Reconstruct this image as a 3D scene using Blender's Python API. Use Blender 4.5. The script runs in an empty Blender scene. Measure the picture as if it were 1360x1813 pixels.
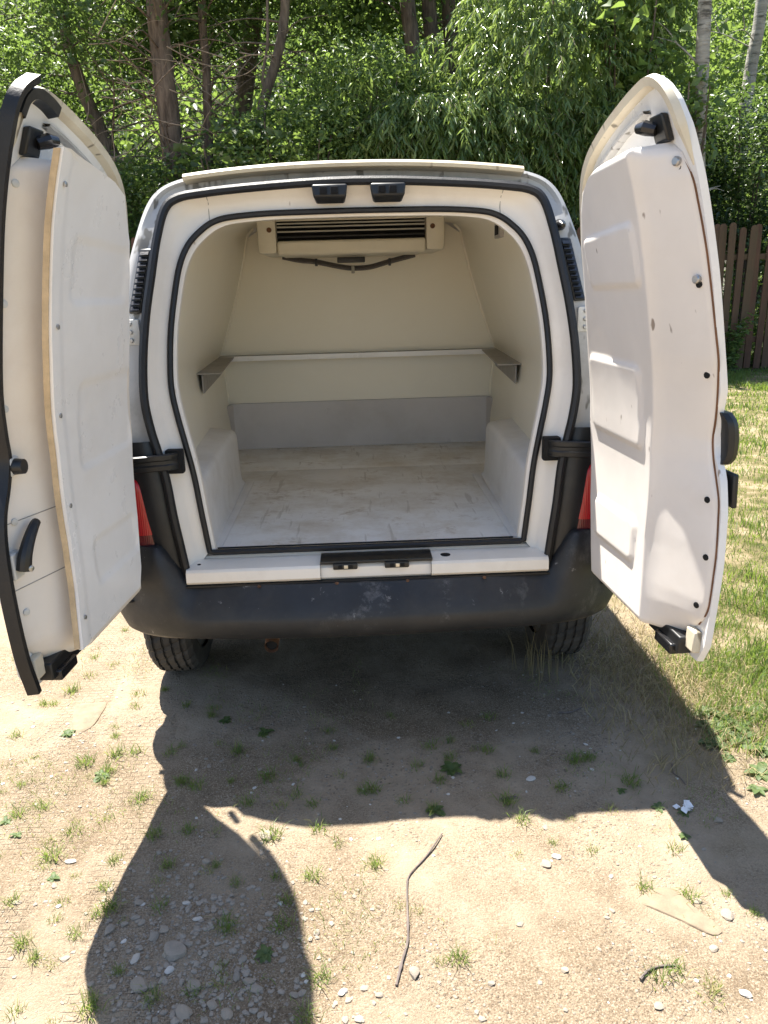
import bpy, bmesh, math, random
import numpy as np
from mathutils import Vector, Matrix, noise
R = random.Random(7)
NR = np.random.default_rng(11)
scene = bpy.context.scene
COL = scene.collection

# ------------------------------------------------------------------ camera
FPX, PITCH, ROLL, YAW = 1365.0, .289, -.028, .031
CAM = Vector((-.017, -2.19, 1.42))
fwd = Vector((math.sin(YAW)*math.cos(PITCH), math.cos(YAW)*math.cos(PITCH), -math.sin(PITCH)))
rt0 = Vector((math.cos(YAW), -math.sin(YAW), 0)); up0 = rt0.cross(fwd)
RT = rt0*math.cos(ROLL)+up0*math.sin(ROLL); UP = -rt0*math.sin(ROLL)+up0*math.cos(ROLL)
cd = bpy.data.cameras.new('camera'); cam = bpy.data.objects.new('camera', cd); COL.objects.link(cam)
m3 = Matrix((RT, UP, -fwd)).transposed(); cam.matrix_world = Matrix.Translation(CAM) @ m3.to_4x4()
cd.sensor_fit = 'HORIZONTAL'; cd.sensor_width = 36; cd.lens = 36*FPX/1360; cd.clip_start = .05; cd.clip_end = 1000
scene.camera = cam
def ray(u, v): return (RT*((u-680)/FPX) - UP*((v-906.5)/FPX) + fwd)
def at(u, v, Y): d = ray(u, v); return CAM + d*((Y-CAM.y)/d.y)
def gnd(u, v, z=0): d = ray(u, v); return CAM + d*((z-CAM.z)/d.z)

# ------------------------------------------------------------------ world, sun, exposure
SUN = Vector((-.235, .385, 1)).normalized()
w = bpy.data.worlds.new('World'); scene.world = w; w.use_nodes = True
nt = w.node_tree; bg = nt.nodes['Background']
sky = nt.nodes.new('ShaderNodeTexSky'); sky.sky_type = 'NISHITA'; sky.sun_disc = False
sky.sun_elevation = math.asin(SUN.z); sky.sun_rotation = math.atan2(SUN.x, SUN.y)
nt.links.new(sky.outputs[0], bg.inputs[0]); bg.inputs[1].default_value = .075
sl = bpy.data.lights.new('sun', 'SUN'); sl.energy = 5.0; sl.angle = math.radians(.55); sl.color = (1, .95, .87)
so = bpy.data.objects.new('sun', sl); COL.objects.link(so); so.rotation_euler = (-SUN).to_track_quat('-Z', 'Y').to_euler()
so.location = SUN*30
scene.view_settings.view_transform = 'Standard'; scene.view_settings.look = 'None'
scene.view_settings.exposure = 1.8; scene.view_settings.gamma = 1
scene.render.engine = 'CYCLES'
scene.cycles.max_bounces = 10; scene.cycles.diffuse_bounces = 6; scene.cycles.transmission_bounces = 6

# ------------------------------------------------------------------ helpers
def tag(o, label=None, cat=None, group=None, kind=None):
    if label: o['label'] = label
    if cat: o['category'] = cat
    if group: o['group'] = group
    if kind: o['kind'] = kind
    return o
def link(name, me, parent=None):
    o = bpy.data.objects.new(name, me); COL.objects.link(o)
    if parent: o.parent = parent
    return o
def empty(name, loc=(0, 0, 0)):
    o = link(name, None); o.location = loc; o.empty_display_size = .2; return o
def mesh(name, V, F, mat, parent=None, sharp=35, smooth=True):
    me = bpy.data.meshes.new(name); me.from_pydata([tuple(v) for v in V], [], F); me.update()
    bm = bmesh.new(); bm.from_mesh(me); bmesh.ops.recalc_face_normals(bm, faces=bm.faces); bm.to_mesh(me); bm.free()
    if mat: me.materials.append(mat)
    if smooth:
        me.shade_smooth()
        try: me.set_sharp_from_angle(angle=math.radians(sharp))
        except Exception: pass
    return link(name, me, parent)
def grid_faces(nr, nc, closed_c=False, closed_r=False, off=0):
    F = []
    for r in range(nr if closed_r else nr-1):
        for c in range(nc if closed_c else nc-1):
            a = r*nc+c; b = r*nc+(c+1) % nc; d = ((r+1) % nr)*nc+c; e = ((r+1) % nr)*nc+(c+1) % nc
            F.append((off+a, off+b, off+e, off+d))
    return F
def loft(name, rows, mat, parent=None, closed_c=False, closed_r=False, sharp=35):
    V = [p for r in rows for p in r]
    return mesh(name, V, grid_faces(len(rows), len(rows[0]), closed_c, closed_r), mat, parent, sharp)
class MB:
    def __init__(s): s.V = []; s.F = []
    def add(s, V, F): o = len(s.V); s.V += [tuple(v) for v in V]; s.F += [tuple(i+o for i in f) for f in F]
    def box(s, a, b, bev=0, M=None):
        bm = bmesh.new(); bmesh.ops.create_cube(bm, size=1)
        a = Vector(a); b = Vector(b)
        for v in bm.verts: v.co = Vector(((v.co[i]+.5)*(b[i]-a[i])+a[i]) for i in range(3))
        if bev: bmesh.ops.bevel(bm, geom=bm.edges[:], offset=bev, segments=2, profile=.6, affect='EDGES')
        if M: bmesh.ops.transform(bm, matrix=M, verts=bm.verts)
        bm.verts.index_update(); s.add([v.co[:] for v in bm.verts], [[v.index for v in f.verts] for f in bm.faces]); bm.free()
    def hexa(s, P): s.add(P, [(0,1,2,3), (7,6,5,4), (0,4,5,1), (1,5,6,2), (2,6,7,3), (3,7,4,0)])
    def tube(s, pts, rad, n=8, caps=True, closed=False):
        pts = [Vector(p) for p in pts]; k = len(pts)
        if not hasattr(rad, '__len__'): rad = [rad]*k
        T = []
        for i in range(k):
            if closed: T.append((pts[(i+1) % k]-pts[i-1]).normalized())
            else: T.append((pts[min(i+1, k-1)]-pts[max(i-1, 0)]).normalized())
        nrm = T[0].orthogonal().normalized(); V = []
        for i in range(k):
            nrm = (nrm - T[i]*nrm.dot(T[i])).normalized(); b = T[i].cross(nrm)
            for j in range(n):
                a = 2*math.pi*j/n; V.append(pts[i]+(nrm*math.cos(a)+b*math.sin(a))*rad[i])
        F = grid_faces(k, n, True, closed)
        if caps and not closed: F += [tuple(range(n))[::-1], tuple((k-1)*n+j for j in range(n))]
        s.add(V, F)
    def disc(s, c, nrm, r, h, n=12, dome=0):
        c = Vector(c); nrm = Vector(nrm).normalized(); s.tube([c-nrm*h*.2, c+nrm*h*.75, c+nrm*h], [r, r, r*.75], n)
    def build(s, name, mat, parent=None, sharp=35): return mesh(name, s.V, s.F, mat, parent, sharp)
def boxo(name, a, b, mat, parent=None, bev=.004, M=None):
    m = MB(); m.box(a, b, bev, M); return m.build(name, mat, parent)
def catmull(P, sub=6, closed=False):
    P = [Vector(p) for p in P]; n = len(P); out = []
    for i in range(n if closed else n-1):
        p1, p2 = P[i], P[(i+1) % n]
        p0 = P[i-1] if (i > 0 or closed) else p1*2-p2
        p3 = P[(i+2) % n] if (i+2 < n or closed) else p2*2-p1
        for j in range(sub):
            t = j/sub
            out.append(.5*((2*p1)+(p2-p0)*t+(2*p0-5*p1+4*p2-p3)*t*t+(3*p1-p0-3*p2+p3)*t**3))
    if not closed: out.append(P[-1])
    return out
def itp(x, X, Y): return float(np.interp(x, X, Y))
def sst(a, b, x):
    t = min(1, max(0, (x-a)/(b-a))); return t*t*(3-2*t)

# ------------------------------------------------------------------ materials
class N:
    def __init__(s, name):
        s.m = bpy.data.materials.new(name); s.m.use_nodes = True; s.t = s.m.node_tree; s.p = s.t.nodes['Principled BSDF']; s.out = s.t.nodes['Material Output']
    def n(s, typ, **k):
        x = s.t.nodes.new(typ)
        for a, b in k.items():
            if a.startswith('_'): x.inputs[a[1:].replace('_', ' ')].default_value = b
            else: setattr(x, a, b)
        return x
    def l(s, a, b): s.t.links.new(a, b)
    def co(s):
        if not hasattr(s, '_co'): s._co = s.n('ShaderNodeTexCoord').outputs['Object']
        return s._co
    def noise(s, scale, detail=5, rough=.6, vec=None):
        x = s.n('ShaderNodeTexNoise', _Scale=scale, _Detail=detail, _Roughness=rough); s.l(vec or s.co(), x.inputs['Vector']); return x.outputs['Fac']
    def ramp(s, fac, stops):
        x = s.n('ShaderNodeValToRGB'); e = x.color_ramp.elements
        while len(e) < len(stops): e.new(.5)
        for q, (p, c) in zip(e, stops): q.position = p; q.color = (*c, 1) if hasattr(c, '__len__') else (c, c, c, 1)
        s.l(fac, x.inputs[0]); return x.outputs[0]
    def mix(s, fac, a, b, mode='MIX'):
        x = s.n('ShaderNodeMix', data_type='RGBA', blend_type=mode)
        for v, i in ((fac, 0), (a, 6), (b, 7)):
            if hasattr(v, 'links') or hasattr(v, 'is_linked'): s.l(v, x.inputs[i])
            elif hasattr(v, '__len__'): x.inputs[i].default_value = (*v, 1)
            else: x.inputs[i].default_value = v
        return x.outputs[2]
    def math(s, op, a, b=0):
        x = s.n('ShaderNodeMath', operation=op)
        for v, i in ((a, 0), (b, 1)):
            if hasattr(v, 'is_linked'): s.l(v, x.inputs[i])
            else: x.inputs[i].default_value = v
        return x.outputs[0]
    def bump(s, h, strength=.3, dist=.01, prev=None):
        x = s.n('ShaderNodeBump', _Strength=strength, _Distance=dist); s.l(h, x.inputs['Height'])
        if prev: s.l(prev, x.inputs['Normal'])
        s.l(x.outputs[0], s.p.inputs['Normal']); return x.outputs[0]
    def set(s, **k):
        for a, b in k.items():
            i = s.p.inputs[a.replace('_', ' ')]
            if hasattr(b, 'is_linked'): s.l(b, i)
            elif hasattr(b, '__len__'): i.default_value = (*b, 1)
            else: i.default_value = b
        return s
def simple(name, col, rough=.5, var=.12, scale=6, metallic=0, dirt=None, dirt_amt=.35, dscale=3.5, bump=0, bscale=80, coat=0, rvar=.08):
    k = N(name)
    c = k.ramp(k.noise(scale), [(.3, tuple(x*(1-var) for x in col)), (.7, tuple(min(1, x*(1+var)) for x in col))])
    if dirt:
        d = k.ramp(k.noise(dscale, 8, .68), [(.5, 0), (.78, dirt_amt)]); c = k.mix(d, c, dirt)
    r = k.ramp(k.noise(scale*3), [(.3, max(0, rough-rvar)), (.7, min(1, rough+rvar))])
    k.set(Base_Color=c, Roughness=r, Metallic=metallic, Coat_Weight=coat)
    if bump: k.bump(k.noise(bscale, 3), bump, .004)
    return k.m
def specks(name, col, rough, speck, thr=.70, sc=60, var=.06, dirt=(.45, .36, .24), amt=.3, coat=0, bmp=.05):
    k = N(name)
    c = k.ramp(k.noise(3), [(.3, tuple(x*(1-var) for x in col)), (.7, tuple(min(1, x*(1+var)) for x in col))])
    c = k.mix(k.ramp(k.noise(2.2, 9, .72), [(.5, 0), (.8, amt)]), c, dirt)
    mp = k.n('ShaderNodeMapping'); k.l(k.co(), mp.inputs[0]); mp.inputs['Scale'].default_value = (1, 1, .35)
    c = k.mix(k.ramp(k.noise(sc, 2, .5, mp.outputs[0]), [(thr, 0), (thr+.05, .8)]), c, speck)
    k.set(Base_Color=c, Roughness=k.ramp(k.noise(9), [(.3, rough-.07), (.7, rough+.1)]), Coat_Weight=coat)
    k.bump(k.noise(5, 3), bmp, .02); return k.m
M_PAINT = specks('white_van_paint', (.78, .78, .77), .28, (.25, .17, .10), .73, 45, coat=.4)
M_GRIME_SHADE = specks('grimy_shade_toned_white', (.46, .455, .44), .5, (.10, .09, .07), .60, 26, dirt=(.13, .12, .095), amt=.85)  # grime on white paint, with the gutter's shade also darkened into the colour
M_CREAM = specks('cream_frame_moulding', (.84, .79, .71), .42, (.30, .22, .14), .75, 40, dirt=(.5, .40, .28), amt=.35)
M_LINER = simple('cream_cargo_lining', (.86, .81, .675), .34, .02, 2.5, dirt=(.77, .70, .54), dirt_amt=.25, dscale=1.1, rvar=.015)
M_DOORL = specks('beige_door_liner', (.83, .77, .69), .5, (.35, .25, .15), .76, 40, dirt=(.55, .42, .30), amt=.35)
M_DOORR = specks('white_door_liner', (.75, .705, .655), .42, (.15, .10, .07), .73, 40, dirt=(.50, .40, .30), amt=.25)
M_SHEET = specks('white_plastic_sheet', (.90, .885, .86), .3, (.55, .46, .36), .80, 35, dirt=(.65, .58, .47), amt=.25)
M_RIM = specks('yellowed_rim_paint', (.66, .60, .47), .5, (.10, .08, .05), .64, 22, dirt=(.30, .24, .14), amt=.6)
M_TRIM = specks('yellowed_roof_trim', (.62, .54, .38), .5, (.16, .12, .07), .68, 20, dirt=(.30, .24, .14), amt=.5)
M_GREY = simple('grey_kick_panel', (.55, .515, .49), .35, .06, 4, dirt=(.3, .26, .2), dirt_amt=.3)
M_ARCH = simple('pale_grey_arch_box', (.76, .74, .705), .45, .06, 5, dirt=(.35, .29, .2), dirt_amt=.4, bump=.1, bscale=120)
M_RUB = simple('black_rubber', (.008, .008, .009), .5, .3, 10, bump=.15, bscale=200)
M_BLK = simple('black_plastic', (.010, .011, .012), .42, .2, 12, dirt=(.08, .075, .07), dirt_amt=.3)
M_GLOSS = simple('glossy_black_plastic', (.014, .014, .015), .22, .2, 12)
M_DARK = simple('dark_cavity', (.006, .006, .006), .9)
M_ALU = simple('aluminium_strip', (.70, .64, .52), .38, .12, 14, metallic=.55, dirt=(.45, .33, .2), dirt_amt=.5)
M_STEEL = simple('zinc_bolt', (.40, .40, .40), .35, .2, 30, metallic=.9)
M_HINGE = simple('painted_hinge', (.60, .60, .57), .4, .1, 14, dirt=(.25, .2, .14), dirt_amt=.5)
M_WOOD = simple('raw_wood_edge', (.60, .45, .27), .7, .2, 25, dirt=(.33, .22, .12), dirt_amt=.5, bump=.3, bscale=90)
M_RUST = simple('rusty_steel', (.16, .075, .035), .8, .4, 20)
M_COPPER = simple('copper_hook', (.45, .17, .07), .45, .3, 20, metallic=.7)
M_EVAP = simple('evaporator_plastic', (.70, .65, .52), .38, .05, 8, dirt=(.5, .42, .28), dirt_amt=.3)
M_FIN = simple('evaporator_slat', (.42, .40, .34), .4, .1, 10)
M_HOSE = simple('grey_hose', (.09, .08, .075), .5, .2, 20)
M_RAIL = simple('grey_rail', (.34, .32, .29), .55, .12, 14, dirt=(.15, .12, .09), dirt_amt=.6, dscale=18)
M_RAILTOP = simple('cream_ledge', (.55, .50, .38), .5, .12, 14, dirt=(.25, .2, .13), dirt_amt=.5, dscale=12)
M_UNDER = simple('underbody', (.02, .019, .018), .9, .3, 8)
def m_floor():
    k = N('stained_cargo_floor')
    c = k.ramp(k.noise(5), [(.3, (.80, .78, .74)), (.7, (.86, .845, .80))])
    c = k.mix(k.ramp(k.noise(3.2, 9, .72), [(.45, 0), (.68, .7)]), c, (.50, .42, .30))
    c = k.mix(k.ramp(k.noise(7.5, 10, .75), [(.56, 0), (.70, .75)]), c, (.34, .25, .15))
    mp = k.n('ShaderNodeMapping'); k.l(k.co(), mp.inputs[0]); mp.inputs['Scale'].default_value = (1, .09, 1); mp.inputs['Rotation'].default_value = (0, 0, .5)
    c = k.mix(k.ramp(k.noise(38, 3, .5, mp.outputs[0]), [(.64, 0), (.70, .4)]), c, (.34, .29, .22))
    k.set(Base_Color=c, Roughness=k.ramp(k.noise(6), [(.3, .3), (.7, .6)])); k.bump(k.noise(30, 4), .1, .004); return k.m
M_FLOOR = m_floor()
def m_bumper():
    k = N('charcoal_bumper_plastic')
    c = k.ramp(k.noise(9), [(.3, (.015, .0155, .017)), (.7, (.026, .0265, .028))])
    mp = k.n('ShaderNodeMapping'); k.l(k.co(), mp.inputs[0]); mp.inputs['Scale'].default_value = (1, 1, .5)
    c = k.mix(k.ramp(k.noise(7, 8, .75, mp.outputs[0]), [(.58, 0), (.74, .55)]), c, (.15, .145, .14))
    c = k.mix(k.ramp(k.noise(2.5, 6, .7), [(.5, 0), (.8, .35)]), c, (.10, .085, .065))
    c = k.mix(k.ramp(k.noise(26, 5, .7), [(.66, 0), (.72, .6)]), c, (.32, .31, .30))
    sp = k.n('ShaderNodeSeparateXYZ'); k.l(k.co(), sp.inputs[0])
    for x0, hw in ((.0, .10), (.235, .025)):
        mk = k.n('ShaderNodeMapRange', _From_Min=hw, _From_Max=hw*.3); k.l(k.math('ABSOLUTE', k.math('SUBTRACT', sp.outputs[0], x0)), mk.inputs[0])
        c = k.mix(k.math('MULTIPLY', mk.outputs[0], k.ramp(k.noise(17, 8, .8), [(.52, 0), (.68, .30)])), c, (.34, .33, .33))
    mk = k.n('ShaderNodeMapRange', _From_Min=.375, _From_Max=.355); k.l(k.math('ADD', sp.outputs[2], k.math('MULTIPLY', k.noise(14, 5), .01)), mk.inputs[0]); c = k.mix(k.math('MULTIPLY', mk.outputs[0], .8), c, (.24, .18, .12))
    k.set(Base_Color=c, Roughness=k.ramp(k.noise(12), [(.3, .42), (.7, .62)])); k.bump(k.noise(350, 2), .25, .002); return k.m
M_BUMP = m_bumper()
def m_lens(name, col, rough=.22):
    k = N(name); wv = k.n('ShaderNodeTexWave', wave_type='BANDS', bands_direction='X', _Scale=55.); k.l(k.co(), wv.inputs[0])
    k.set(Base_Color=k.mix(wv.outputs['Fac'], tuple(x*.75 for x in col), col), Roughness=rough, Coat_Weight=.25); k.bump(wv.outputs['Fac'], .25, .003); return k.m
M_RED = m_lens('red_lens', (.52, .008, .014)); M_RED2 = m_lens('dark_red_lens', (.16, .008, .012)); M_CLEAR = m_lens('smoky_clear_lens', (.30, .27, .26))
def m_tyre():
    k = N('tyre_rubber')
    c = k.ramp(k.noise(7, 6), [(.35, (.030, .028, .026)), (.7, (.075, .066, .055))])
    k.set(Base_Color=c, Roughness=.85); k.bump(k.noise(120, 3), .3, .003); return k.m
M_TYRE = m_tyre()
def m_ground():
    k = N('sandy_dirt')
    P = k.co()
    sep = k.n('ShaderNodeSeparateXYZ'); k.l(P, sep.inputs[0]); X, Y = sep.outputs[0], sep.outputs[1]
    big = k.noise(1.1, 6, .6); mid = k.noise(6, 8, .7); fine = k.noise(60, 6, .75); grain = k.noise(230, 3, .7)
    c = k.ramp(mid, [(.28, (0.166, 0.121, 0.076)), (.5, (0.246, 0.188, 0.125)), (.72, (0.323, 0.255, 0.177))])
    c = k.mix(k.ramp(big, [(.45, 0), (.65, .5)]), c, (0.379, 0.305, 0.223))
    c = k.mix(k.ramp(fine, [(.50, 0), (.66, .65)]), c, (0.133, 0.095, 0.060))
    c = k.mix(k.ramp(grain, [(.53, 0), (.62, .75)]), c, (0.096, 0.069, 0.046))
    c = k.mix(k.ramp(grain, [(.36, .75), (.44, 0)]), c, (0.451, 0.376, 0.283))
    c = k.mix(k.ramp(k.noise(120, 4, .6), [(.60, 0), (.68, .6)]), c, (0.121, 0.087, 0.057))
    smoothp = k.ramp(k.noise(1.7, 5, .62), [(.44, 0), (.60, .85)]); c = k.mix(smoothp, c, k.ramp(k.noise(14, 6, .7), [(.3, (0.298, 0.233, 0.161)), (.7, (0.403, 0.324, 0.235))]))
    # voronoi grit
    vo = k.n('ShaderNodeTexVoronoi', _Scale=85.); k.l(P, vo.inputs['Vector'])
    gm = k.ramp(k.noise(2.3, 5, .65), [(.46, 0), (.62, 1)])
    gr = k.math('MULTIPLY', k.ramp(vo.outputs['Distance'], [(.18, 1), (.34, 0)]), gm)
    vc = k.n('ShaderNodeSeparateColor'); k.l(vo.outputs['Color'], vc.inputs[0])
    c = k.mix(k.math('MULTIPLY', gr, .7), c, k.ramp(vc.outputs[0], [(.2, (0.137, 0.111, 0.087)), (.6, (0.290, 0.245, 0.196)), (.95, (0.484, 0.451, 0.408))]))
    # meadow soil right/back, forest floor far back, by place
    lawn = k.ramp(k.math('ADD', k.math('SUBTRACT', X, k.math('MULTIPLY', Y, -.12)), k.math('MULTIPLY', k.noise(1.6, 5), 1.2)), [(0, 0), (1, 1)])
    lm = k.n('ShaderNodeMapRange', _From_Min=1.55, _From_Max=2.1); k.l(k.math('ADD', X, k.math('MULTIPLY', k.noise(1.6, 5), 1.2)), lm.inputs[0])
    soil = k.ramp(k.noise(4, 7, .7), [(.36, (0.073, 0.076, 0.027)), (.48, (0.161, 0.134, 0.066)), (.60, (0.290, 0.229, 0.149))])
    c = k.mix(lm.outputs[0], c, soil)
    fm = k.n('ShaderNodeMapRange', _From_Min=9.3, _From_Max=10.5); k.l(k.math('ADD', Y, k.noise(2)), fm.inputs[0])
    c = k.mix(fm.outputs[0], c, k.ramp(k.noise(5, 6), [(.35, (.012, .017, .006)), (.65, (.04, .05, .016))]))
    # tyre prints: ribs across two wheel tracks
    trk = None
    for x0 in (-1.0, -.74):
        d = k.math('ABSOLUTE', k.math('SUBTRACT', k.math('ADD', X, k.math('MULTIPLY', Y, .10 if x0 < -.9 else .17)), x0))
        mk = k.n('ShaderNodeMapRange', _From_Min=.095, _From_Max=.075); k.l(d, mk.inputs[0])
        trk = mk.outputs[0] if trk is None else k.math('MAXIMUM', trk, mk.outputs[0])
    brk = k.n('ShaderNodeTexBrick', _Scale=1., _Mortar_Size=.18, _Brick_Width=.034, _Row_Height=.020, _Mortar_Smooth=.4); k.l(P, brk.inputs[0])
    brk.inputs['Mortar Size'].default_value = .0035
    th = k.math('MULTIPLY', k.math('MULTIPLY', k.math('SUBTRACT', 1, brk.outputs['Fac']), trk), k.ramp(k.noise(3.2, 3), [(.42, 0), (.6, .8)]))
    h = k.math('ADD', k.math('ADD', k.math('MULTIPLY', fine, .7), k.math('MULTIPLY', grain, .35)), k.math('ADD', k.math('MULTIPLY', gr, .35), k.math('MULTIPLY', th, 1.0)))
    k.set(Base_Color=c, Roughness=.95); k.p.inputs['Specular IOR Level'].default_value = .15
    k.bump(h, .95, .014); return k.m
M_GROUND = m_ground()
def m_leaf(name, dark, mid, light, trans, gloss=.45, tr=.45):
    k = N(name); a = k.n('ShaderNodeAttribute', attribute_name='tint')
    c = k.ramp(a.outputs['Fac'], [(0, dark), (.5, mid), (1, light)])
    k.set(Base_Color=c, Roughness=gloss)
    t = k.n('ShaderNodeBsdfTranslucent'); k.l(k.mix(.75, c, trans), t.inputs[0])
    mx = k.n('ShaderNodeMixShader'); mx.inputs[0].default_value = tr
    k.l(k.p.outputs[0], mx.inputs[1]); k.l(t.outputs[0], mx.inputs[2]); k.l(mx.outputs[0], k.out.inputs[0]); return k.m
M_LEAF = m_leaf('forest_leaf', (.030, .058, .020), (.068, .115, .040), (.13, .18, .06), (.23, .34, .06))
M_LEAFB = m_leaf('fresh_leaf', (.045, .085, .025), (.10, .165, .050), (.17, .235, .075), (.29, .41, .075))
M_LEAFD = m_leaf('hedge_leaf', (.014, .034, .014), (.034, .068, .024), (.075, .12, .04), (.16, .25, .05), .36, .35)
M_WILLOW = m_leaf('willow_leaf', (.045, .088, .026), (.105, .175, .058), (.26, .34, .13), (.36, .48, .10), .22, .38)
M_WEED = m_leaf('weed_leaf', (.05, .10, .02), (.075, .12, .035), (.14, .18, .06), (.22, .31, .06), .6, .35)
M_GRASS = m_leaf('grass_blade', (.055, .11, .020), (.125, .19, .042), (.34, .285, .13), (.34, .45, .07), .55, .42)
M_DRY = m_leaf('dry_grass', (.16, .13, .06), (.30, .24, .12), (.45, .37, .20), (.4, .33, .15), .7, .3)
def m_bark(name, a, b, sc=14, birch=False):
    k = N(name); mp = k.n('ShaderNodeMapping'); k.l(k.co(), mp.inputs[0]); mp.inputs['Scale'].default_value = (1, 1, .18) if not birch else (.4, .4, 2.2)
    n = k.noise(sc, 7, .7, mp.outputs[0]); c = k.ramp(n, [(.35, a), (.65, b)])
    if birch: c = k.mix(k.ramp(k.noise(6, 5, .7, mp.outputs[0]), [(.55, 0), (.64, .9)]), c, (.06, .055, .045))
    k.set(Base_Color=c, Roughness=.9); k.bump(n, .9, .03); return k.m
M_BARK = m_bark('grey_brown_bark', (.05, .038, .028), (.17, .135, .10)); M_BARK2 = m_bark('reddish_bark', (.055, .038, .026), (.20, .15, .11))
M_BIRCH = m_bark('pale_birch_bark', (.22, .205, .175), (.40, .38, .335), 9, True); M_TWIG = simple('dead_twig', (.24, .19, .14), .9, .3, 20)
def m_fence():
    k = N('stained_fence_wood'); oi = k.n('ShaderNodeObjectInfo')
    mp = k.n('ShaderNodeMapping'); k.l(k.co(), mp.inputs[0]); mp.inputs['Scale'].default_value = (1, 1, .08)
    n = k.noise(45, 6, .7, mp.outputs[0]); c = k.ramp(n, [(.3, (.050, .024, .015)), (.7, (.125, .060, .036))])
    c = k.mix(k.ramp(oi.outputs['Random'], [(0, 0), (1, .6)]), c, (.10, .075, .040))
    c = k.mix(k.ramp(k.noise(2.5, 5), [(.5, 0), (.75, .5)]), c, (.07, .075, .03))
    k.set(Base_Color=c, Roughness=.85); k.bump(n, .4, .006); return k.m
M_FENCE = m_fence()
def m_stone(name, a, b):
    k = N(name); oi = k.n('ShaderNodeObjectInfo'); c = k.ramp(k.noise(25, 6, .7), [(.3, a), (.7, b)])
    c = k.mix(k.math('MULTIPLY', oi.outputs['Random'], .5), c, (.40, .32, .23)); k.set(Base_Color=c, Roughness=.9); k.bump(k.noise(60, 5), .4, .006); return k.m
M_STONE = m_stone('grey_stone', (.19, .16, .125), (.31, .27, .22)); M_WSTONE = m_stone('white_stone', (.42, .40, .365), (.60, .575, .53)); M_SAND = simple('sandstone', (.22, .168, .112), .9, .22, 22, dirt=(.15, .11, .075), dirt_amt=.6, dscale=14, bump=.5, bscale=70)
M_STICK = simple('weathered_stick', (.13, .105, .092), .85, .25, 30); M_PAPER = simple('white_paper_scrap', (.72, .72, .72), .8, .08, 20)

# ------------------------------------------------------------------ ground (one sheet, rising into a wooded hillside)
def hill(x, y):
    b = 13.2+.6*math.sin(x*.35)
    return 0 if y < b else (y-b)*.50*sst(0, 6, y-b)
def H(x, y):
    z = hill(x, y)
    a = 1-sst(3.2, 5, max(abs(x), abs(y)))
    if a > 0 and y < 4: z += a*(.011*noise.noise((x*2.1, y*2.1, 3)) + .006*noise.noise((x*7, y*7, 1)) + .0025*noise.noise((x*22, y*22, 5)))
    elif y >= 12: z += .25*noise.noise((x*.5, y*.5, 0))
    return z
xs = np.unique(np.concatenate([np.linspace(-160, -6, 24), np.linspace(-6, -2.3, 16), np.arange(-2.3, 2.3, .022), np.linspace(2.3, 6, 16), np.linspace(6, 160, 24)]))
ys = np.unique(np.concatenate([np.linspace(-80, -3, 10), np.linspace(-3, -1.75, 8), np.arange(-1.75, 1.6, .022), np.linspace(1.6, 12, 30), np.linspace(12, 60, 40)]))
V = [(x, y, H(x, y)) for y in ys for x in xs]
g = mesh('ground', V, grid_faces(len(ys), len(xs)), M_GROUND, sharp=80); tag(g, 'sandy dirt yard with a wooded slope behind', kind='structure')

# ------------------------------------------------------------------ van
van = empty('delivery_van')
tag(van, 'white refrigerated panel van with both rear doors open and empty cargo bay', 'van')
YX = [0, .55, .75, .95, 1.1, 1.25, 1.5, 1.75, 1.9]; YY = [.08, .08, .08, .09, .11, .14, .2, .28, .33]
def Yr(z): return itp(z, YX, YY)
OUT = [(0,1.711),(.14,1.708),(.33,1.697),(.45,1.686),(.52,1.674),(.558,1.644),(.583,1.565),(.603,1.463),(.625,1.348),(.640,1.224),(.644,1.11),(.632,1.021),(.615,.95),(.599,.868),(.588,.757),(.575,.65),(.563,.545)]
INN = [(0,1.632),(.14,1.631),(.27,1.629),(.37,1.622),(.42,1.612),(.46,1.590),(.505,1.546),(.534,1.484),(.553,1.40),(.569,1.30),(.577,1.19),(.576,1.12),(.563,1.04),(.544,.95),(.528,.858),(.515,.738),(.502,.617)]
BOD = [(0,1.772),(.14,1.769),(.33,1.757),(.45,1.744),(.53,1.730),(.588,1.703),(.626,1.655),(.660,1.565),(.687,1.47),(.707,1.35),(.722,1.22),(.732,1.11),(.741,1.02),(.748,.95),(.755,.868),(.762,.757),(.768,.65)]
FUL = [(0,1.800),(.15,1.798),(.34,1.788),(.46,1.776),(.545,1.755),(.605,1.722),(.650,1.665),(.692,1.565),(.727,1.465),(.76,1.345),(.79,1.215),(.812,1.11),(.828,1.02),(.84,.95),(.850,.868),(.855,.757),(.856,.65)]
def sm(P, sub=5): return [(p.x, p.y) for p in catmull([Vector((a, b, 0)) for a, b in P], sub)]
def full(P): h = P; return [(x, z) for x, z in h[::-1]] + [(-x, z) for x, z in h[1:]]
REAR = [(0,1.66),(.14,1.66),(.29,1.659),(.395,1.653),(.447,1.642),(.49,1.62),(.535,1.576),(.566,1.505),(.588,1.41),(.61,1.30),(.63,1.16),(.632,1.10),(.626,1.03),(.61,.95),(.60,.86),(.592,.74),(.582,.598)]
sOUT, sINN, sBOD, sFUL = sm(OUT), sm(INN), sm(BOD), sm(FUL)
def ring(P, off): return [Vector((x, Yr(z)+off, z)) for x, z in full(P)]
def lerpP(A, B, t): return [(a[0]+(b[0]-a[0])*t, a[1]+(b[1]-a[1])*t) for a, b in zip(A, B)]
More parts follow.
